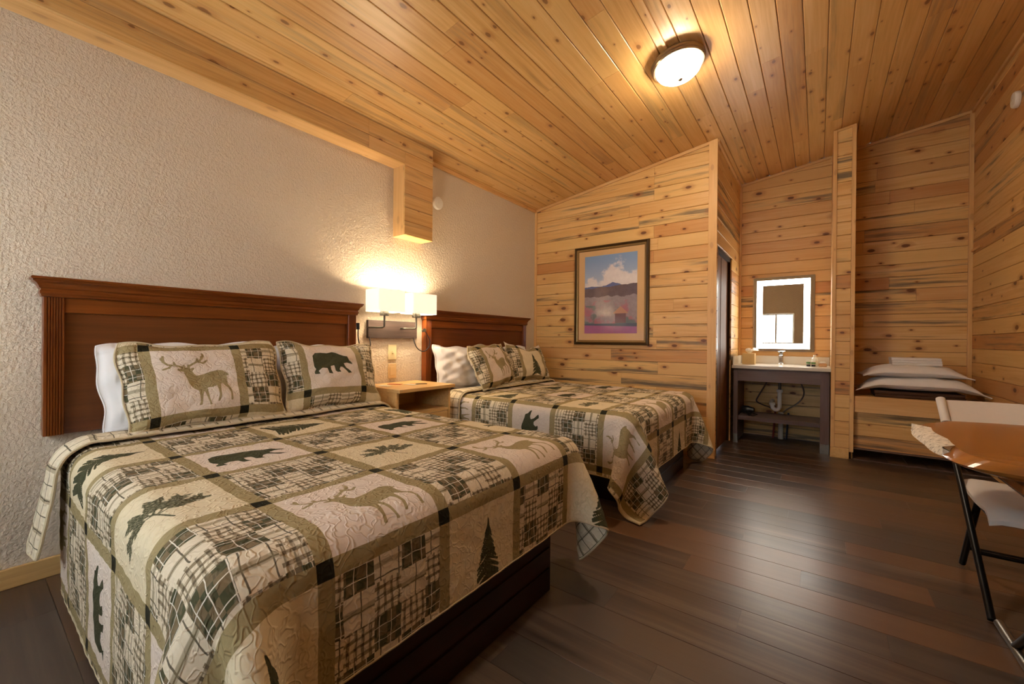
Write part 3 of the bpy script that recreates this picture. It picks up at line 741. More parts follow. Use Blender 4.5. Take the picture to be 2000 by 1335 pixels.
# ------------------------------------------------------------------ beds
def make_bed(y, label_bed, label_hb):
    b = thing('bed', label_bed, 'bed', (1.0, y+1.06, 0), 'beds')
    base = G().box((0.06, y+0.47, 0.0), (1.93, y+1.60, 0.36)).obj('base', MAT['espresso'], b, bevel=0.006)
    for z in (0.10, 0.19, 0.28):
        G().box((1.93, y+0.49, z), (1.937, y+1.58, z+0.012)).obj('base_moulding', MAT['espresso'], base)
        G().box((0.08, y+1.60, z), (1.91, y+1.607, z+0.012)).obj('base_moulding', MAT['espresso'], base)
    # rounded mattress with fitted sheet
    def slab(z0, z1, grow, r, nm, mat):
        x0, x1, ya, yb = 0.055-grow, 1.955+grow, y+0.29-grow, y+1.83+grow; rr = []
        def rect(ins, z):
            pts = []
            for cx, cy, a0 in ((x1-r, yb-r, 0), (x0+r, yb-r, 90), (x0+r, ya+r, 180), (x1-r, ya+r, 270)):
                for k in range(7):
                    a = R(a0+15*k); pts.append((cx+(r-ins)*cos(a), cy+(r-ins)*sin(a), z))
            return pts
        e = min(0.055, (z1-z0)/2.2)
        for k in range(6): a = R(18*k); rr.append(rect(e*(1-sin(a)), z0+e*(1-cos(a))))
        for k in range(6): a = R(18*k); rr.append(rect(e*(1-cos(a)), z1-e*(1-sin(a))))
        return G().rings(rr).obj(nm, mat, b, smooth=True)
    slab(0.362, 0.50, -0.004, 0.08, 'box_spring', MAT['sheet'])
    slab(0.502, 0.643, -0.001, 0.085, 'mattress', MAT['sheet'])
    # headboard hung on the wall
    hy0, hy1 = y+0.241, y+1.823; zb, zt = 0.664, 1.308
    h = thing('headboard', label_hb, 'headboard', (0.03, (hy0+hy1)/2, zb), 'wall-hung headboards')
    G().box((0.002, hy0+0.03, zb), (0.034, hy1-0.03, zt)).obj('panel', MAT['cherry_panel'], h)
    G().box((0.034, hy0+0.066, 1.232), (0.050, hy1-0.066, zt)).obj('top_rail', MAT['cherry_y'], h, bevel=0.003)
    for ya, yb in ((hy0, hy0+0.066), (hy1-0.066, hy1)):
        prof = [(0.002, ya), (0.060, ya)]
        prof = [(0.002, ya), (0.058, ya), (0.060, ya+0.002)]
        nfl = 6; u0 = ya+0.010; w = 0.0088
        for k in range(nfl):
            a = u0+k*w
            prof += [(0.060, a), (0.0555, a+w*0.25), (0.0548, a+w*0.4), (0.0555, a+w*0.55), (0.060, a+w*0.8)]
        prof += [(0.060, yb-0.002), (0.058, yb), (0.002, yb)]
        G().rings([[(x, q, zb) for x, q in prof], [(x, q, zt) for x, q in prof]]).obj('fluted_pilaster', MAT['cherry_z'], h)
    # crown moulding, mitred around three sides
    steps = [(0.004, 1.302), (0.008, 1.306), (0.008, 1.312), (0.012, 1.318), (0.0125, 1.326), (0.009, 1.333), (0.009, 1.338), (0.014, 1.342), (0.017, 1.352), (0.023, 1.362), (0.031, 1.369), (0.034, 1.372), (0.034, 1.377), (0.039, 1.380), (0.040, 1.386), (0.037, 1.391)]
    G().rings([[(0.002, hy0-o, z), (0.060+o, hy0-o, z), (0.060+o, hy1+o, z), (0.002, hy1+o, z)] for o, z in steps]).obj('crown_moulding', MAT['cherry_y'], h, bevel=0.001)
    return b
make_bed(0.0, 'white-sheeted bed on a dark base nearest the camera, under the larger quilt', 'cherry wood headboard with crown moulding behind the near bed')
make_bed(2.28, 'white-sheeted bed on a dark base beside the picture wall', 'cherry wood headboard behind the far bed, next to the pine wall')

def ns_block(P):
    m = (P[..., 0] < 0.54) & (P[..., 1] > 1.872); P[..., 1] = np.where(m, 1.872, P[..., 1])
def wall_block(P):
    P[..., 1] = np.minimum(P[..., 1], YW-0.04)
make_quilt('green and khaki patchwork quilt with deer and bears on the near bed', 0.0, (0.0, 0.0), (-0.28, 2.16), (0.29, 2.29), 0.0046, ns_block, 2)
make_quilt('green and khaki patchwork quilt on the far bed beside the pine wall', 2.28, (0.185, 0.10), (-0.10, 2.20), (0.30, 2.36), 0.0085, wall_block, 5, flap=False)

# ------------------------------------------------------------------ pillows
def pillow(name, label, W, H, T, center, yaw, lean, roll, mat, group, quv_c=None, seed=0, n=90, flange=0.016, sag=0.0, wr=1.0):
    """upright pillow: local x = width, z = height, y = thickness (front = -y before yaw)"""
    rg = random.Random(seed); ph = [rg.uniform(0, 6) for _ in range(8)]
    root = thing(name, label, 'pillow', center, group)
    m = int(n*H/W)
    u, v = np.meshgrid(np.linspace(-1, 1, n), np.linspace(-1, 1, m))
    pinch = 0.055
    x = u*W/2*(1-pinch*(1-v*v)*0+(-pinch)*(1-np.abs(v)**2)*np.abs(u)**3)
    z = v*H/2*(1-pinch*1.4*(1-np.abs(u)**2)*np.abs(v)**3)
    fl = 1-2*flange/W; fh = 1-2*flange/H
    uu = np.clip(np.abs(u)/fl, 0, 1); vv = np.clip(np.abs(v)/fh, 0, 1)
    prof = ((1-uu**2.8)*(1-vv**2.8))**0.5
    prof = prof*(1+0.12*np.sin(u*2.1+ph[0])*np.cos(v*1.8+ph[1]))
    wrk = wr*(0.006*np.sin(u*7+3*v+ph[2])*np.sin(v*6-2*u+ph[3])+0.004*np.sin(u*15-5*v+ph[4])*np.sin(v*11+4*u+ph[5]))
    edge = 0.008*np.sin(u*9+ph[6])*(np.abs(v) > .8)+0.008*np.sin(v*8+ph[7])*(np.abs(u) > .8)
    z = z - sag*(1-np.abs(u))*np.clip(v, 0, 1)
    rc = 1-0.055*(u*u*v*v)**1.5; x = x*rc + 0.007*np.sin(v*3.1+ph[6])*np.abs(u)*u + 0.006*np.sin(v*7+ph[1])*u**3; z = z*rc + 0.009*np.sin(u*3.3+ph[7])*np.abs(v)*v + 0.006*np.sin(u*8+ph[0])*v**3
    Mx = Matrix.Translation(center) @ Matrix.Rotation(yaw, 4, 'Z') @ Matrix.Rotation(lean, 4, 'X') @ Matrix.Rotation(roll, 4, 'Y')
    A = np.array(Mx)
    for sd, nm in ((-1, 'front'), (1, 'back')):
        yy = sd*(T/2*prof + 0.003) + sd*wrk*np.clip(prof*2, 0, 1) + edge*0.6
        P = np.stack([x, yy, z], -1)@A[:3, :3].T + A[:3, 3]
        if quv_c is not None:
            q = np.stack([quv_c[0]+u*W/2, quv_c[1]-v*H/2], -1)
            if sd < 0: grid_mesh('front_panel', P, [MAT['quilt']], root, q, motif_field(q[..., 0], q[..., 1]), flip=False)
            else: grid_mesh('back_panel', P[::2, ::2], [MAT['reverse']], root, q[::2, ::2], flip=True)
        else:
            grid_mesh('front_panel' if sd < 0 else 'back_panel', P, [mat], root, flip=sd > 0)
    rim = np.stack([x, edge*0.6, z], -1)@A[:3, :3].T + A[:3, 3]
    lp = np.concatenate([rim[0, ::2], rim[::2, -1], rim[-1, ::-2], rim[::-2, 0], rim[:1, 0]])
    G().tube([tuple(p) for p in lp], 0.0045, 6).obj('piped_edge', MAT['bind'] if quv_c is not None else mat, root, smooth=True)
    return root
FX = R(90)       # front (-y) turned to face +x
sc = lambda c, r: (S0+(c+0.5)*PS, T0-(r+0.5)*PT)
d = sc(1, 0); pillow('pillow_sham', 'pillow sham with a khaki stag on the near bed', 0.72, 0.47, 0.17, (0.325, 0.80, 0.885), FX, R(-24), R(-1), None, 'patchwork pillow shams', (d[0]+0.07, d[1]-0.00), 3, n=170)
d = sc(1, 2); pillow('pillow_sham', 'pillow sham with a dark bear on the near bed beside the nightstand', 0.66, 0.46, 0.17, (0.315, 1.49, 0.880), FX, R(-22), R(2), None, 'patchwork pillow shams', (d[0]+0.03, d[1]+0.06), 4, n=160)
d = sc(1, 0); pillow('pillow_sham', 'pillow sham with a small stag propped on the far bed', 0.68, 0.45, 0.17, (0.36, 3.10, 0.88), FX+R(8), R(-24), R(-3), None, 'patchwork pillow shams', (d[0]+0.02, d[1]+0.0), 5, n=120)
d = sc(2, -1); pillow('pillow_sham', 'pillow sham with a green pine tree on the far bed by the pine wall', 0.66, 0.45, 0.17, (0.33, 3.74, 0.885), FX-R(2), R(-24), R(4), None, 'patchwork pillow shams', (d[0]+0.0, d[1]-0.02), 6, n=120, sag=0.06)
pillow('white_pillow', 'white pillow behind the stag sham on the near bed', 0.72, 0.46, 0.15, (0.155, 0.755, 0.875), FX, R(-13), R(-2), MAT['linen'], 'white bed pillows', None, 7)
pillow('white_pillow', 'white pillow behind the bear sham on the near bed', 0.62, 0.44, 0.14, (0.150, 1.50, 0.865), FX, R(-12), R(2), MAT['linen'], 'white bed pillows', None, 8)
pillow('white_pillow', 'white pillow left of the stag sham on the far bed', 0.70, 0.42, 0.17, (0.165, 2.88, 0.86), FX, R(-14), R(4), MAT['linen'], 'white bed pillows', None, 9, wr=1.6)
pillow('white_pillow', 'white pillow behind the tree sham on the far bed', 0.64, 0.42, 0.14, (0.14, 3.72, 0.855), FX, R(-12), R(-2), MAT['linen'], 'white bed pillows', None, 10)

# ------------------------------------------------------------------ nightstand
n = thing('nightstand', 'light maple nightstand between the two beds', 'nightstand', (0.26, 2.15, 0))
ya, yb = 1.895, 2.435
G().box((0.02, ya-0.012, 0.735), (0.50, yb+0.012, 0.762)).obj('top', MAT['maple_y'], n, bevel=0.004)
G().box((0.03, ya, 0.0), (0.455, ya+0.02, 0.735)).obj('side_panel', MAT['maple_y'], n)
G().box((0.03, yb-0.02, 0.0), (0.455, yb, 0.735)).obj('side_panel', MAT['maple_y'], n)
G().box((0.03, ya+0.02, 0.05), (0.04, yb-0.02, 0.735)).obj('back_panel', MAT['maple_y'], n)
G().box((0.04, ya+0.02, 0.55), (0.45, yb-0.02, 0.57)).obj('shelf', MAT['maple_y'], n)
dw = G().box((0.43, ya+0.024, 0.32), (0.452, yb-0.024, 0.545)).obj('drawer', MAT['maple_y'], n, bevel=0.002)
G().tube([(0.452, 2.165, 0.435), (0.468, 2.165, 0.435)], [0.006, 0.013], 12).obj('knob', MAT['nickel'], dw)
dw = G().box((0.43, ya+0.024, 0.07), (0.452, yb-0.024, 0.312)).obj('drawer', MAT['maple_y'], n, bevel=0.002)
G().tube([(0.452, 2.165, 0.2), (0.468, 2.165, 0.2)], [0.006, 0.013], 12).obj('knob', MAT['nickel'], dw)
def card(x, y, w, l, a, mat, nm, lab, z=0.7625):
    c, s_ = cos(a), sin(a); pts = [(x+c*i*l/2-s_*j*w/2, y+s_*i*l/2+c*j*w/2) for i, j in ((-1,-1),(1,-1),(1,1),(-1,1))]
    return tag(G().prism(pts, z, z+0.002).obj(nm, mat), lab, 'paper', 'papers on the nightstand')
card(0.17, 2.10, 0.05, 0.11, 0.5, MAT['paper_r'], 'leaflet', 'small orange leaflet on the nightstand')
card(0.28, 2.17, 0.055, 0.10, 0.2, MAT['paper_w'], 'leaflet', 'small pale leaflet at the centre of the nightstand')
card(0.30, 2.26, 0.05, 0.09, 0.9, MAT['black_plastic'], 'leaflet', 'small dark card on the nightstand')
card(0.20, 1.98, 0.06, 0.12, 0.1, MAT['paper_w'], 'leaflet', 'pale leaflet at the near end of the nightstand')

# ------------------------------------------------------------------ wall sconce
s = thing('wall_sconce', 'double wall sconce with lit linen shades on a dark wood plate', 'lamp', (0.0, 2.2, 1.2))
pltt = G().box((0.001, 1.95, 1.130), (0.026, 2.445, 1.275)).obj('back_plate', MAT['plate_wood'], s, bevel=0.002)
for (y0, y1) in ((1.90, 2.155), (2.232, 2.50)):
    yc = (y0+y1)/2+0.01; x0, x1, z0, z1 = 0.055, 0.225, 1.338, 1.508; rr = []
    def rrect(o, z, r=0.012):
        pts = []
        for cx, cy, a0 in ((x1-r, y1-r, 0), (x0+r, y1-r, 90), (x0+r, y0+r, 180), (x1-r, y0+r, 270)):
            for k in range(4): a = R(a0+30*k); pts.append((cx+(r-o)*cos(a), cy+(r-o)*sin(a), z))
        return pts
    outer = [rrect(0, z0), rrect(0, z1)]; inner = [rrect(0.003, z1), rrect(0.003, z0)]
    sh = G().rings(outer+inner+[outer[0]], cap=False).obj('shade', MAT['shade'], s)
    xm = 0.14; ay = yc-0.09 if y0 < 2 else yc-0.07
    ax = 2.01 if y0 < 2 else 2.33
    G().tube([(0.026, ax-0.06, 1.215), (0.06, ax-0.06, 1.215), (0.075, ax-0.05, 1.215), (0.13, ax, 1.215), (0.14, ax+0.008, 1.222), (0.14, ax+0.008, 1.31)], 0.008, 8).obj('arm', MAT['nickel_dark'], s, smooth=True)
    sk = G().box((0.12, ax-0.022, 1.308), (0.16, ax+0.038, 1.352)).obj('socket', MAT['nickel_dark'], s, bevel=0.003)
    G().lathe([(0.004, 0), (0.018, 0.01), (0.028, 0.035), (0.026, 0.055), (0.012, 0.07)], (0.14, yc-0.01, 1.385), 16).obj('bulb', MAT['shade'], s, smooth=True)
    ld = bpy.data.lights.new('sconce_bulb', 'POINT'); ld.energy = BULB_W; ld.color = (1.0, 0.80, 0.55); ld.shadow_soft_size = 0.03
    lo = bpy.data.objects.new('sconce_bulb', ld); link(lo); lo.location = (0.125, yc, 1.445)
def spline(pts, n=8):
    P = np.array(pts, float); return [tuple(p) for p in cubic_up(P[:, None, :].repeat(2, 1), n*len(pts), 2)[:, 0]]
G().tube(spline([(0.03, 1.957, 1.14), (0.05, 1.955, 1.08), (0.05, 1.935, 1.032), (0.05, 1.905, 1.026), (0.05, 1.872, 1.05), (0.055, 1.845, 1.12), (0.06, 1.838, 1.20)]), 0.0042, 8).obj('cord', MAT['cord'], s, smooth=True)
G().tube([(0.06, 1.838, 1.195), (0.06, 1.836, 1.245)], [0.012, 0.013], 10).obj('reading_light', MAT['black_plastic'], s)
G().tube(spline([(0.03, 2.400, 1.14), (0.05, 2.405, 1.08), (0.06, 2.436, 1.035), (0.07, 2.49, 1.018), (0.085, 2.535, 1.06), (0.085, 2.54, 1.12), (0.07, 2.505, 1.19), (0.06, 2.49, 1.20)]), 0.0042, 8).obj('cord', MAT['cord'], s, smooth=True)
G().tube([(0.05, 2.49, 1.20), (0.085, 2.482, 1.207)], [0.012, 0.016], 10).obj('reading_light', MAT['nickel_dark'], s)

for (z0, z1, mt, lab) in ((0.952, 1.078, 'ivory', 'ivory wall switch plate under the sconce'), (0.795, 0.918, 'tan_plate', 'tan outlet cover plate above the nightstand')):
    o = thing('wall_plate', lab, 'outlet', (0.0, 2.198, (z0+z1)/2))
    G().box((0.001, 2.156, z0), (0.008, 2.240, z1)).obj('plate', MAT[mt], o, bevel=0.003)
    if mt == 'ivory': G().box((0.008, 2.190, (z0+z1)/2-0.012), (0.018, 2.206, (z0+z1)/2+0.012)).obj('toggle', MAT['ivory'], o, bevel=0.003)
    else: G().box((0.008, 2.172, (z0+z1)/2-0.036), (0.011, 2.224, (z0+z1)/2+0.036)).obj('insert', MAT['tan_plate'], o, bevel=0.002)

# smoke alarms
def alarm(c, n_ax, lab):
    Mr = Vector((0,0,1)).rotation_difference(Vector(n_ax)).to_matrix()
    o = thing('smoke_alarm', lab, 'alarm', c, 'smoke alarms')
    G().lathe([(0.058, 0), (0.060, 0.004), (0.060, 0.020), (0.054, 0.030), (0.034, 0.034), (0.001, 0.034)], c, 28, Mr).obj('body', MAT['white_plastic'], o, smooth=True)
    G().lathe([(0.012, 0.034), (0.012, 0.037), (0.001, 0.038)], c, 14, Mr).obj('button', MAT['white_plastic'], o)
alarm((0.001, 2.69, 2.40), (1,0,0), 'round white smoke alarm on the plaster wall beside the beam')
alarm((XR-0.001, 4.74, 2.96), (-1,0,0), 'round white smoke alarm high on the right pine wall')

# ------------------------------------------------------------------ ceiling lamp
LX, LY = 2.085, 2.98
Mr = Vector((0,0,1)).rotation_difference(_cn).to_matrix(); lc = Vector((LX, LY, ceil_z(LX))) + _cn*0.001
L = thing('ceiling_light', 'round flush ceiling light with nickel rim and lit glass bowl', 'lamp', lc)
G().lathe([(0.150, 0), (0.168, 0.010), (0.178, 0.022), (0.178, 0.034), (0.170, 0.040), (0.172, 0.050), (0.165, 0.058), (0.150, 0.060)], lc, 48, Mr).obj('rim', MAT['nickel'], L, smooth=True)
G().lathe([(0.152, 0.058), (0.148, 0.075), (0.135, 0.098), (0.112, 0.118), (0.080, 0.133), (0.045, 0.142), (0.012, 0.145)], lc, 40, Mr).obj('glass_bowl', MAT['lamp_glass'], L, smooth=True)
G().lathe([(0.012, 0.144), (0.016, 0.148), (0.016, 0.153), (0.008, 0.160), (0.001, 0.163)], lc, 16, Mr).obj('finial', MAT['nickel'], L, smooth=True)
cd = Vector((0, 1, 0)); a = Vector((2.055, FRONT_Y, ceil_z(2.055)))+_cn*0.006; b = Vector((2.055, LY-0.17, ceil_z(2.055)))+_cn*0.006
pts4 = [(-0.011, -0.006), (0.011, -0.006), (0.009, 0.006), (-0.009, 0.006)]
tag(G().rings([[tuple(p + wdir*u + _cn*w_) for u, w_ in pts4] for p in (a, b)]).obj('cable_cover', MAT['pine_trim_y']), 'slim cable cover running along the ceiling to the lamp', 'cable cover')

# ------------------------------------------------------------------ picture
pY = YW-0.002
p = thing('framed_picture', 'framed landscape print with pale mat on the pine wall', 'picture', (1.01, pY, 1.08))
x0, x1, z0, z1 = 0.575, 1.452, 1.082, 2.208; fw = 0.052
prof = [(0, 0), (0, 0.022), (0.006, 0.030), (0.016, 0.032), (0.022, 0.026), (0.030, 0.028), (0.040, 0.020), (0.046, 0.020), (fw, 0.014), (fw, 0)]
MAT['frame_bronze'] = plain('bronze_frame', '#5a4426', 0.35, 0.55, noise=0.3, scale=90, bump=0.3)
MAT['frame_gold'] = plain('gold_frame_inner', '#a08350', 0.35, 0.6, noise=0.15, scale=90)
MAT['mat_board'] = plain('mat_board', '#d8ae78', 0.7, noise=0.03, scale=200, coat=0.8)
def frame_ring(pr, nm, mat, off=0):
    rr = [[(x0+o, pY-h, z0+o), (x1-o, pY-h, z0+o), (x1-o, pY-h, z1-o), (x0+o, pY-h, z1-o)] for o, h in pr]
    return G().rings(rr+[rr[0]], cap=False).obj(nm, mat, p)
frame_ring(prof[:6]+[(0.030, 0)], 'outer_frame', MAT['frame_bronze'])
frame_ring([(0.030, 0), (0.030, 0.024), (0.040, 0.020), (0.046, 0.020), (fw, 0.012), (fw, 0)], 'inner_frame', MAT['frame_gold'])
G().box((x0+fw, pY-0.008, z0+fw), (x1-fw, pY-0.004, z1-fw)).obj('mat_board', MAT['mat_board'], p)
AX0, AX1, AZ0, AZ1 = 0.702, 1.322, 1.21, 2.095
def mk_art():
    m = M('landscape_print'); x, y, z = m.sep(m.coord()); u = (x-AX0)/(AX1-AX0); v = (z-AZ0)/(AZ1-AZ0)
    vec = m.comb(u, v)
    cl = m.noise(m.comb(u*2.6, v*4.2), 1, 5, 0.55); ct = m.noise(m.comb(u*9, v*14), 1, 4)
    sky = m.mix(m.step(v, 0.62, 1.0), srgb('#a9b6cc'), srgb('#7d9cc4'))
    cloudmask = m.step(cl + (v-0.83)*-0.9 + (u-0.5)*0.25, 0.50, 0.60)
    col = m.mix(cloudmask, sky, m.mix(ct, srgb('#cfc4c4'), srgb('#f2ece8')))
    mt = 0.60 + 0.05*(m.noise(m.comb(u*3.2, 1.0), 1, 3)-0.5)*2 + m.mx(0.0, 0.05-m.abs(u-0.55)*0.25)
    col = m.mix(v < mt, col, m.mix(ct, srgb('#4a5c96'), srgb('#66709c')))
    hl = 0.575 + 0.04*u + 0.05*(m.noise(m.comb(u*5, 3.0), 1, 3)-0.5)
    col = m.mix(v < hl, col, m.mix(ct, srgb('#4d3c44'), srgb('#75626a')))
    sh = 0.47 + 0.10*(m.noise(m.comb(u*6, 7.0), 1, 3)-0.5)
    bush = m.noise(m.comb(u*14, v*20), 1, 4)
    col = m.mix(v < sh, col, m.mix(bush, srgb('#7d7078'), srgb('#a89aa0')))
    pk = m.noise(m.comb(u*4, v*5, 5.0), 1, 4)
    col = m.mix((v < 0.42)*m.step(pk, 0.48, 0.62), col, m.mix(bush, srgb('#c06a72'), srgb('#8a6a80')))
    col = m.mix((v < 0.36)*m.step(m.noise(m.comb(u*3.4, v*5, 9.0), 1, 3), 0.52, 0.60), col, m.mix(bush, srgb('#55606a'), srgb('#747c7c')))
    # small barn
    br = (m.abs(u-0.70) < 0.10)*(m.abs(v-0.19) < 0.06); rf = (v-0.25 < (0.09-m.abs(u-0.70)*0.62))*(v > 0.25)*(m.abs(u-0.70) < 0.145)
    col = m.mix(br, col, srgb('#6e4a52')); col = m.mix(rf, col, srgb('#b98a74'))
    col = m.mix(v < 0.125, col, srgb('#4c5468')); col = m.mix(v < 0.105 - u*0.02, col, m.mix(bush, srgb('#b05a84'), srgb('#8c5a88')))
    return m.out(col, 0.6, coat=1.0)
G().box((AX0, pY-0.0095, AZ0), (AX1, pY-0.008, AZ1)).obj('print', mk_art(), p)

# ------------------------------------------------------------------ vanity
v = thing('vanity', 'open vanity stand in grey-brown laminate under the lit mirror', 'vanity', (2.55, 5.53, 0))
vx0, vx1, vy0, vy1 = 2.125, 2.985, 5.225, 5.835
for x in (vx0, vx1-0.075):
    lg = G().box((x, vy0, 0.10), (x+0.075 if x > 2.5 else x+0.045, vy0+0.045, 0.832)).obj('leg', MAT['vanity_z'], v, bevel=0.002)
    G().box((x, vy0, 0.0), (x+0.075 if x > 2.5 else x+0.045, vy0+0.045, 0.10)).obj('foot', MAT['grey_metal'], lg)
G().box((vx0+0.045, vy0+0.002, 0.695), (vx1-0.075, vy0+0.024, 0.832)).obj('apron', MAT['vanity'], v, bevel=0.002)
G().box((vx0+0.01, vy0+0.045, 0.0), (vx0+0.03, vy1, 0.832)).obj('side_panel', MAT['vanity_z'], v)
G().box((vx1-0.03, vy0+0.045, 0.0), (vx1-0.01, vy1, 0.832)).obj('side_panel', MAT['vanity_z'], v)
G().box((vx0+0.045, vy0+0.04, 0.255), (vx1-0.045, vy1-0.14, 0.300)).obj('shelf', MAT['vanity'], v, bevel=0.002)
ct = tag(G().box((2.112, 5.195, 0.834), (2.994, 5.847, 0.870)).obj('countertop', MAT['quartz'], bevel=0.003), 'pale quartz countertop on the vanity', 'countertop')
G().box((2.115, 5.828, 0.870), (2.994, 5.847, 0.965)).obj('backsplash', MAT['quartz'], ct, bevel=0.002)
G().box((2.112, 5.25, 0.870), (2.124, 5.828, 0.965)).obj('side_splash', MAT['quartz'], ct, bevel=0.002)
f = thing('faucet', 'chrome single-lever faucet below the lit mirror', 'faucet', (2.545, 5.70, 0.87))
G().lathe([(0.030, 0), (0.030, 0.006), (0.024, 0.012), (0.024, 0.02)], (2.545, 5.70, 0.8705), 20).obj('base', MAT['chrome'], f, smooth=True)
G().box((2.522, 5.68, 0.885), (2.568, 5.725, 1.010)).obj('body', MAT['chrome'], f, bevel=0.006)
G().box((2.527, 5.59, 0.955), (2.563, 5.685, 0.978)).obj('spout', MAT['chrome'], f, bevel=0.004)
G().box((2.516, 5.63, 1.012), (2.574, 5.735, 1.024)).obj('lever', MAT['chrome'], f, bevel=0.003)
t = thing('tissue_box', 'tan cube tissue box with a white tissue on the vanity counter', 'tissue box', (2.235, 5.56, 0.87))
G().box((2.175, 5.50, 0.8705), (2.300, 5.62, 0.995)).obj('box', MAT['tissue_box'], t, bevel=0.002)
bmv = []
for i, (r, h) in enumerate([(0.010, 0), (0.020, 0.015), (0.036, 0.035), (0.030, 0.052), (0.010, 0.06)]):
    bmv.append([(2.24+r*(1+0.3*sin(3*k+i))*cos(2*pi*k/14), 5.56+r*0.7*sin(2*pi*k/14), 0.993+h+0.006*sin(5*k)) for k in range(14)])
G().rings(bmv).obj('tissue', MAT['tissue'], t, smooth=True)
def cup(x, y, lab, band):
    o = thing('toiletry_cup', lab, 'cup', (x, y, 0.87), 'toiletries beside the faucet')
    G().lathe([(0.017, 0), (0.018, 0.004), (0.020, 0.068), (0.0185, 0.068), (0.0165, 0.004)], (x, y, 0.8705), 18).obj('body', MAT['cup_white'], o, smooth=True)
    G().lathe([(0.0182, 0.0), (0.0186, 0.022), (0.0178, 0.0225)], (x, y, 0.8708), 18).obj('dark_base', MAT['black_plastic'], o)
    G().lathe([(0.0196, 0.028), (0.0202, 0.046), (0.0190, 0.0465)], (x, y, 0.8708), 18).obj('green_label', MAT['cup_green'], o)
cup(2.806, 5.50, 'small white cup with green label, nearer the faucet', 1)
cup(2.850, 5.48, 'small white cup with green label, second from the faucet', 1)
o = thing('toiletry_bottle', 'tall pale toiletry bottle behind the small cups', 'bottle', (2.86, 5.58, 0.87))
G().lathe([(0.026, 0), (0.027, 0.005), (0.027, 0.085), (0.015, 0.098)], (2.86, 5.58, 0.8705), 20).obj('body', MAT['cup_white'], o, smooth=True)
G().lathe([(0.015, 0.098), (0.015, 0.118), (0.012, 0.12)], (2.86, 5.58, 0.8705), 16).obj('cap', MAT['white_plastic'], o)
o = thing('soap_dish', 'tan soap tray at the partition end of the counter', 'soap tray', (2.925, 5.52, 0.87))
G().box((2.895, 5.49, 0.8705), (2.965, 5.56, 0.905)).obj('tray', MAT['soap_tan'], o, bevel=0.006)
G().box((2.905, 5.50, 0.905), (2.955, 5.55, 0.922)).obj('soap', MAT['paper_w'], o, bevel=0.006)
# mirror with lit band
mr = thing('lit_mirror', 'rectangular mirror with a glowing white light band', 'mirror', (2.55, 5.84, 1.02))
mx0, mx1, mz0, mz1, my = 2.243, 2.856, 1.02, 1.902, 5.815
G().box((mx0, my+0.004, mz0), (mx1, 5.847, mz1)).obj('housing', MAT['grey_metal'], mr)
g = G().box((mx0+0.002, my, mz0+0.002), (mx1-0.002, my+0.004, mz1-0.002)); g.obj('glass', MAT['mirror'], mr)
b0, b1, bz0, bz1, bw = 2.285, 2.812, 1.052, 1.866, 0.060
g = G()
for a, b in (((b0, bz0), (b0+bw, bz1)), ((b1-bw, bz0), (b1, bz1)), ((b0+bw, bz0), (b1-bw, bz0+bw)), ((b0+bw, bz1-bw), (b1-bw, bz1))):
    g.box((a[0], my-0.0012, a[1]), (b[0], my-0.0002, b[1]))
g.obj('light_band', MAT['led'], mr)
# plumbing
dp = thing('drain_trap', 'white plastic drain trap under the vanity', 'pipe', (2.535, 5.60, 0.3))
G().tube([(2.54, 5.62, 0.832), (2.54, 5.62, 0.56)], 0.015, 12).obj('tailpiece', MAT['nickel_dark'], dp, smooth=True)
G().tube([(2.54, 5.62, 0.585), (2.54, 5.62, 0.42)], 0.021, 12).obj('drain_pipe', MAT['pvc'], dp, smooth=True)
G().lathe([(0.026, 0), (0.031, 0.004), (0.031, 0.028), (0.026, 0.032)], (2.54, 5.62, 0.555), 16).obj('nut', MAT['pvc'], dp)
G().tube(spline([(2.54, 5.62, 0.44), (2.54, 5.62, 0.39), (2.525, 5.62, 0.362), (2.50, 5.62, 0.355), (2.475, 5.62, 0.372), (2.468, 5.62, 0.41), (2.462, 5.64, 0.425), (2.455, 5.70, 0.43), (2.455, 5.845, 0.43)]), 0.021, 12).obj('trap_bend', MAT['pvc'], dp, smooth=True)
G().lathe([(0.026, 0), (0.030, 0.004), (0.030, 0.026), (0.026, 0.03)], (2.468, 5.62, 0.405), 16).obj('nut', MAT['pvc'], dp)
for lab, pts in (('dark supply hose curving left under the vanity', [(2.50, 5.66, 0.83), (2.44, 5.66, 0.72), (2.38, 5.68, 0.60), (2.32, 5.70, 0.48), (2.30, 5.74, 0.42), (2.36, 5.74, 0.385), (2.44, 5.72, 0.36), (2.50, 5.72, 0.315)]),
                 ('dark supply hose curving right under the vanity', [(2.60, 5.66, 0.83), (2.68, 5.66, 0.76), (2.74, 5.68, 0.66), (2.765, 5.70, 0.56), (2.74, 5.72, 0.48), (2.68, 5.72, 0.41), (2.61, 5.72, 0.36), (2.57, 5.72, 0.315)])):
    tag(G().tube(spline(pts), 0.0075, 8).obj('supply_hose', MAT['braid'], smooth=True), lab, 'hose', 'vanity supply hoses')
for x, mt, r, lab in ((2.47, 'red_pipe', 0.010, 'red water pipe below the vanity shelf'), (2.545, 'pvc', 0.026, 'white drain pipe below the vanity shelf'), (2.60, 'blue_pipe', 0.010, 'dark blue water pipe below the vanity shelf')):
    tag(G().tube([(x, 5.755, 0.0), (x+(0.02 if r < 0.02 else 0), 5.755, 0.31)][::-1], r, 12).obj('riser_pipe', MAT[mt], smooth=True), lab, 'pipe', 'pipes under the vanity')
hd = thing('hair_dryer', 'black hair dryer on the vanity shelf', 'hair dryer', (2.24, 5.42, 0.30))
G().tube([(2.185, 5.44, 0.352), (2.20, 5.44, 0.352), (2.25, 5.43, 0.352), (2.275, 5.425, 0.352), (2.31, 5.42, 0.352)], [0.034, 0.043, 0.045, 0.036, 0.028], 16).obj('barrel', MAT['black_plastic'], hd, smooth=True)
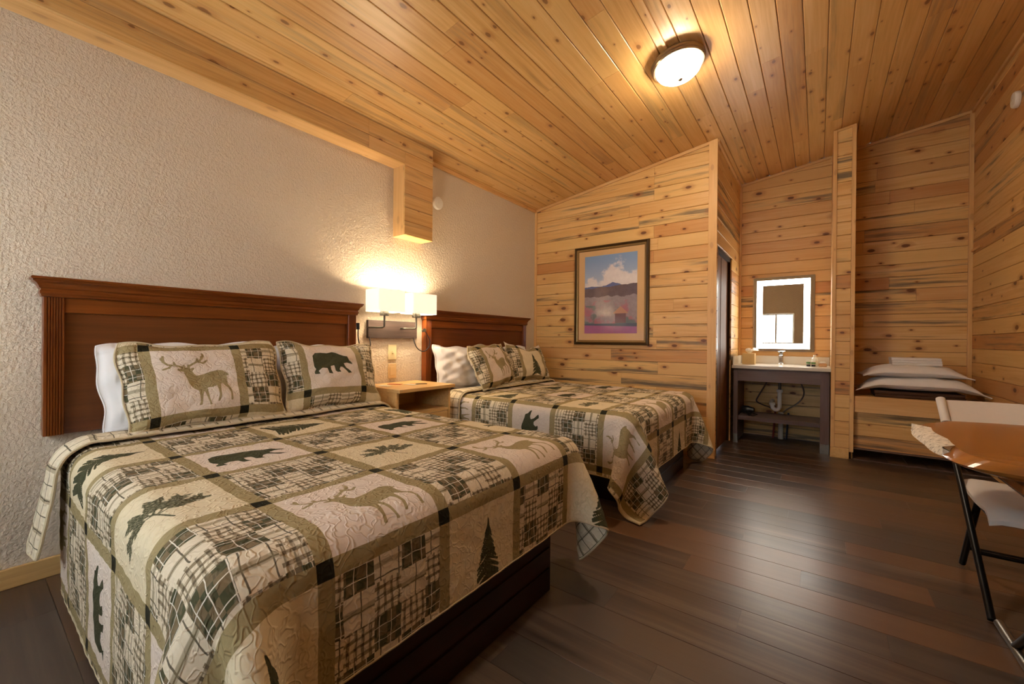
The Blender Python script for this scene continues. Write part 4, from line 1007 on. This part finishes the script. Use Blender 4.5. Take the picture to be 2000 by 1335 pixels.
G().tube([(2.225, 5.43, 0.33), (2.255, 5.37, 0.322), (2.275, 5.31, 0.320)], [0.018, 0.017, 0.019], 12).obj('handle', MAT['black_plastic'], hd, smooth=True)
G().tube(spline([(2.275, 5.31, 0.318), (2.30, 5.30, 0.306), (2.33, 5.34, 0.306), (2.32, 5.40, 0.306), (2.34, 5.44, 0.306), (2.30, 5.48, 0.306)]), 0.005, 8).obj('cord', MAT['black_plastic'], hd, smooth=True)

# ------------------------------------------------------------------ bench in the recess
b = thing('built_in_bench', 'built-in pine bench in the recess beside the partition', 'bench', (3.62, 5.52, 0))
bx0, bx1 = CX1+0.006, XR-0.004
G().box((bx0, 5.195, 0.458), (bx1, 5.222, 0.612)).obj('front_rail', MAT['pine_trim_x'], b, bevel=0.003)
for k in range(5):
    ya = 5.222+k*0.1225; plank(b, (bx0, ya, 0.598), (1,0,0), (0,1,0), bx1-bx0, 0.1225, MAT['pine_wall'], name='seat_plank')
for k in range(3):
    za = 0.105+k*0.12; plank(b, (bx0, 5.262, za), (1,0,0), (0,0,1), bx1-bx0, 0.12, MAT['pine_wall'], name='front_plank')
G().box((bx0, 5.235, 0.092), (bx1, 5.262, 0.105)).obj('lower_strip', MAT['vanity'], b)
nb = 7
for k in range(nb):
    w = (bx1-bx0)/nb; plank(b, (bx0+k*w+w, 5.20, 0.0005), (0,1,0), (-1,0,0), 0.63, w, MAT['floor'], th=0.008, name='base_board')
G().box((bx0, 5.185, 0.0005), (bx1, 5.199, 0.008)).obj('floor_strip', MAT['vanity'], b)

def flat_pillow(name, lab, c, L, W, T, yaw, seed, tilt=0.0, droop=0.0):
    rg = random.Random(seed); ph = [rg.uniform(0, 6) for _ in range(6)]
    root = thing(name, lab, 'pillow', c, 'white pillows stacked on the bench')
    n_, m_ = 80, 54; u, v_ = np.meshgrid(np.linspace(-1, 1, n_), np.linspace(-1, 1, m_))
    x = u*L/2*(1-0.05*(1-v_**2)*np.abs(u)**3); y_ = v_*W/2*(1-0.07*(1-u**2)*np.abs(v_)**3)
    prof = ((1-np.clip(np.abs(u)/0.93, 0, 1)**2.4)*(1-np.clip(np.abs(v_)/0.93, 0, 1)**2.4))**0.5
    wr = 0.007*np.sin(u*8+2*v_+ph[0])*np.sin(v_*5-u*3+ph[1])+0.005*np.sin(u*17+ph[2]+v_*6)*np.sin(v_*9+ph[3])
    base = -droop*np.clip(np.abs(u)-0.55, 0, 1)**1.5
    A = np.array(Matrix.Translation(c) @ Matrix.Rotation(yaw, 4, 'Z') @ Matrix.Rotation(tilt, 4, 'X'))
    for sd, nm in ((1, 'upper_side'), (-1, 'under_side')):
        zz = (T*prof+0.003+wr*np.clip(prof*2, 0, 1))*0.62 if sd > 0 else -(T*prof*0.38+0.003)
        P = np.stack([x, y_, zz+base], -1)@A[:3, :3].T+A[:3, 3]
        grid_mesh(nm, P, [MAT['linen']], root, flip=sd < 0)
    rim = np.stack([x, y_, base+0*x], -1)@A[:3, :3].T+A[:3, 3]
    lp = np.concatenate([rim[0, ::2], rim[::2, -1], rim[-1, ::-2], rim[::-2, 0], rim[:1, 0]])
    G().tube([tuple(p_) for p_ in lp], 0.0045, 6).obj('seam', MAT['linen'], root, smooth=True)
def folded(name, lab, cat, x0, x1, y0, y1, z0, layers, th, mat):
    root = thing(name, lab, cat, ((x0+x1)/2, (y0+y1)/2, z0))
    for k in range(layers):
        e = 0.006*random.uniform(-1, 1); rr = []
        za = z0+k*th
        for i in range(9):
            a = R(-90+180*i/8); yy = th/2*cos(a); zz = za+th/2+th/2*sin(a)
            rr.append([(x0+e, y0-yy*0.6+e, zz), (x1+e, y0-yy*0.6-e, zz), (x1+e, y1+e, zz), (x0+e, y1+e, zz)])
        G().rings(rr).obj('fold', mat, root, smooth=True)
    return root
folded('folded_blanket', 'dark brown folded blanket under the bench pillows', 'blanket', 3.33, 3.93, 5.27, 5.70, 0.6125, 2, 0.030, MAT['blanket'])
flat_pillow('white_pillow', 'lower white pillow lying on the brown blanket on the bench', (3.635, 5.44, 0.735), 0.88, 0.46, 0.13, R(-2), 21, droop=0.22)
flat_pillow('white_pillow', 'upper white pillow in the stack on the bench', (3.60, 5.46, 0.850), 0.74, 0.44, 0.12, R(3), 22, droop=0.12)
folded('folded_towel', 'folded white towel on top of the bench pillows', 'towel', 3.46, 3.80, 5.36, 5.56, 0.918, 3, 0.024, MAT['linen'])

# ------------------------------------------------------------------ live-edge table
T = thing('live_edge_table', 'varnished live-edge slab table with pale bark edge by the right wall', 'table', (3.66, 2.4, 0))
rg = random.Random(5)
outl = [(3.262, 2.765), (3.246, 2.72), (3.247, 2.64), (3.243, 2.55), (3.246, 2.45), (3.251, 2.36), (3.250, 2.27), (3.258, 2.17), (3.270, 2.06), (3.300, 2.005), (3.37, 1.975), (3.50, 1.960), (3.66, 1.965), (3.85, 1.955), (4.05, 1.962), (4.05, 3.02), (3.86, 3.03), (3.66, 3.005), (3.52, 2.975), (3.40, 2.925), (3.31, 2.835)]
def offs(poly, d):
    c = np.mean(poly, 0); out = []
    for i, pnt in enumerate(poly):
        v_ = np.array(pnt)-c; v_ = v_/np.linalg.norm(v_); out.append(tuple(np.array(pnt)+v_*d*(0.6+0.8*rg.random())))
    return out
def dens(poly):
    out = []
    P_ = np.array(poly+[poly[0]]); n_ = len(P_)
    for i in range(len(poly)):
        for k in range(4):
            f_ = k/4; p0, p1, p2, p3 = [np.array(poly[(i+j) % len(poly)]) for j in (-1, 0, 1, 2)]
            w = [-.5*f_+f_*f_-.5*f_**3, 1-2.5*f_*f_+1.5*f_**3, .5*f_+2*f_*f_-1.5*f_**3, -.5*f_*f_+.5*f_**3]
            out.append(tuple(w[0]*p0+w[1]*p1+w[2]*p2+w[3]*p3))
    return out
def clampx(pl_): return [(min(x, 4.06), y) for x, y in pl_]
o0 = clampx(dens(outl))
end = lambda x, y: max(0.0, min(1.0, (3.42-x)/0.10))
def ring(z, dx, dy): return [(x+dx*end(x, y)+0.003*sin(23*y)*end(x, y), y+(dy if y < 2.1 else (-dy if y > 2.85 else 0)), z) for x, y in o0]
G().rings([ring(0.690, 0.050, 0.03), ring(0.702, 0.014, 0.012), ring(0.714, 0.0, 0.0), ring(0.728, 0.020, 0.003), ring(0.740, 0.040, 0.006), ring(0.742, 0.044, 0.008)]).obj('slab', MAT['slab'], T)
# pale bark patch on the sloping live end
rr = []; ys = [p_[1] for p_ in outl[:9]][::-1]; xv = [p_[0] for p_ in outl[:9]][::-1]
for k in range(30):
    yy = 2.70-k*0.0185; xe = float(np.interp(yy, ys, xv)); f_ = min(1, k/4, (29-k)/3+0.05)
    wob = 0.004*sin(k*0.4); zt = 0.7435
    rr.append([(xe+0.050*f_+wob, yy, zt+0.0012), (xe+0.048*f_+wob, yy, zt-0.004), (xe+0.03, yy, 0.722), (xe+0.012, yy, 0.708), (xe-0.010*f_, yy, 0.709), (xe-0.003*f_, yy, 0.7225), (xe+0.010*f_, yy, 0.7355)])
G().rings(rr).obj('bark_edge', MAT['bark'], T, smooth=True)
G().box((3.46, 2.20, 0.60), (4.02, 2.44, 0.632)).obj('brace', MAT['slab_side'], T, bevel=0.004)
for x in (3.475, 3.98):
    G().tube([(x, 2.47, 0.016), (x, 1.95, 0.016)], 0.016, 12).obj('foot_bar', MAT['grey_metal'], T, smooth=True)
    for yy in (2.03, 2.12):
        G().tube([(x, yy, 0.03), (x, yy, 0.705)], 0.015, 12).obj('leg', MAT['black_metal'], T, smooth=True)
    G().tube([(x, 2.03, 0.60), (x, 2.46, 0.60)], 0.012, 10).obj('cross_bar', MAT['black_metal'], T)

# ------------------------------------------------------------------ folding chairs
def folding_chair(x0, yf, sgn, lab):
    """x0 = left leg x; yf = y of the front floor contact; sgn = +1: back towards +y"""
    Wd = 0.455; x1 = x0+Wd
    Y = lambda d: yf+sgn*d
    c = thing('folding_chair', lab, 'chair', (x0+Wd/2, Y(0.4), 0), 'white plastic folding chairs')
    for x in (x0, x1):
        G().tube([(x, Y(0.0), 0.012), (x, Y(0.50), 0.46), (x, Y(0.80), 0.70), (x, Y(0.93), 0.80)] if False else [(x, Y(0.0), 0.012), (x, Y(0.46), 0.43), (x, Y(0.72), 0.64), (x, Y(0.90), 0.79)], 0.0135, 12).obj('front_leg', MAT['black_metal'], c, smooth=True)
        xi = x+(0.026 if x == x0 else -0.026)
        G().tube([(xi, Y(0.56), 0.012), (xi, Y(0.42), 0.235), (xi, Y(0.315), 0.398)], 0.0135, 12).obj('rear_leg', MAT['black_metal'], c, smooth=True)
        G().tube([(xi, Y(0.14), 0.388), (xi, Y(0.50), 0.400)], 0.009, 8).obj('seat_rail', MAT['black_metal'], c)
        G().tube([(x, Y(0.775), 0.687), (x, Y(0.912), 0.803)], [0.020, 0.021], 14).obj('back_sleeve', MAT['chair_plastic'], c, smooth=True)
    G().tube([(x0, Y(0.215), 0.20), (x1, Y(0.215), 0.20)], 0.009, 10).obj('front_rung', MAT['black_metal'], c)
    G().tube([(x0+0.026, Y(0.50), 0.115), (x1-0.026, Y(0.50), 0.115)], 0.009, 10).obj('rear_rung', MAT['black_metal'], c)
    # moulded seat
    rr = []; n_ = 15
    for i in range(n_):
        f_ = i/(n_-1); d_ = 0.10+0.43*f_; z = 0.448-0.020*sin(pi*f_)-0.050*max(0, 1-f_/0.16)**2+0.012*f_
        pts = []
        for k in range(13):
            a = k/12; xx = x0+0.012+(Wd-0.024)*a; pts.append((xx, Y(d_), z-0.012*sin(pi*a)-0.02*(abs(a-0.5)*2)**8))
        pts += [(p_[0], p_[1], p_[2]-0.018) for p_ in pts[::-1]]
        rr.append(pts)
    G().rings(rr).obj('seat', MAT['chair_plastic'], c, smooth=True)
    rr = []
    for i in range(9):
        f_ = i/8; d_ = 0.70+0.215*f_; z = 0.622+0.182*f_
        pts = []
        for k in range(13):
            a = k/12; bow = 0.035*sin(pi*a); pts.append((x0+0.022+(Wd-0.044)*a, Y(d_+bow), z-0.004*(1 if i in (0, 8) else 0)))
        pts += [(p_[0], p_[1]+sgn*0.014, p_[2]-0.010) for p_ in pts[::-1]]
        rr.append(pts)
    G().rings(rr).obj('backrest', MAT['chair_plastic'], c, smooth=True)
folding_chair(3.46, 2.49, 1, 'white folding chair with black legs tucked in on the far side of the table')
folding_chair(3.475, 2.31, -1, 'white folding chair at the near side of the table, cut by the frame edge')
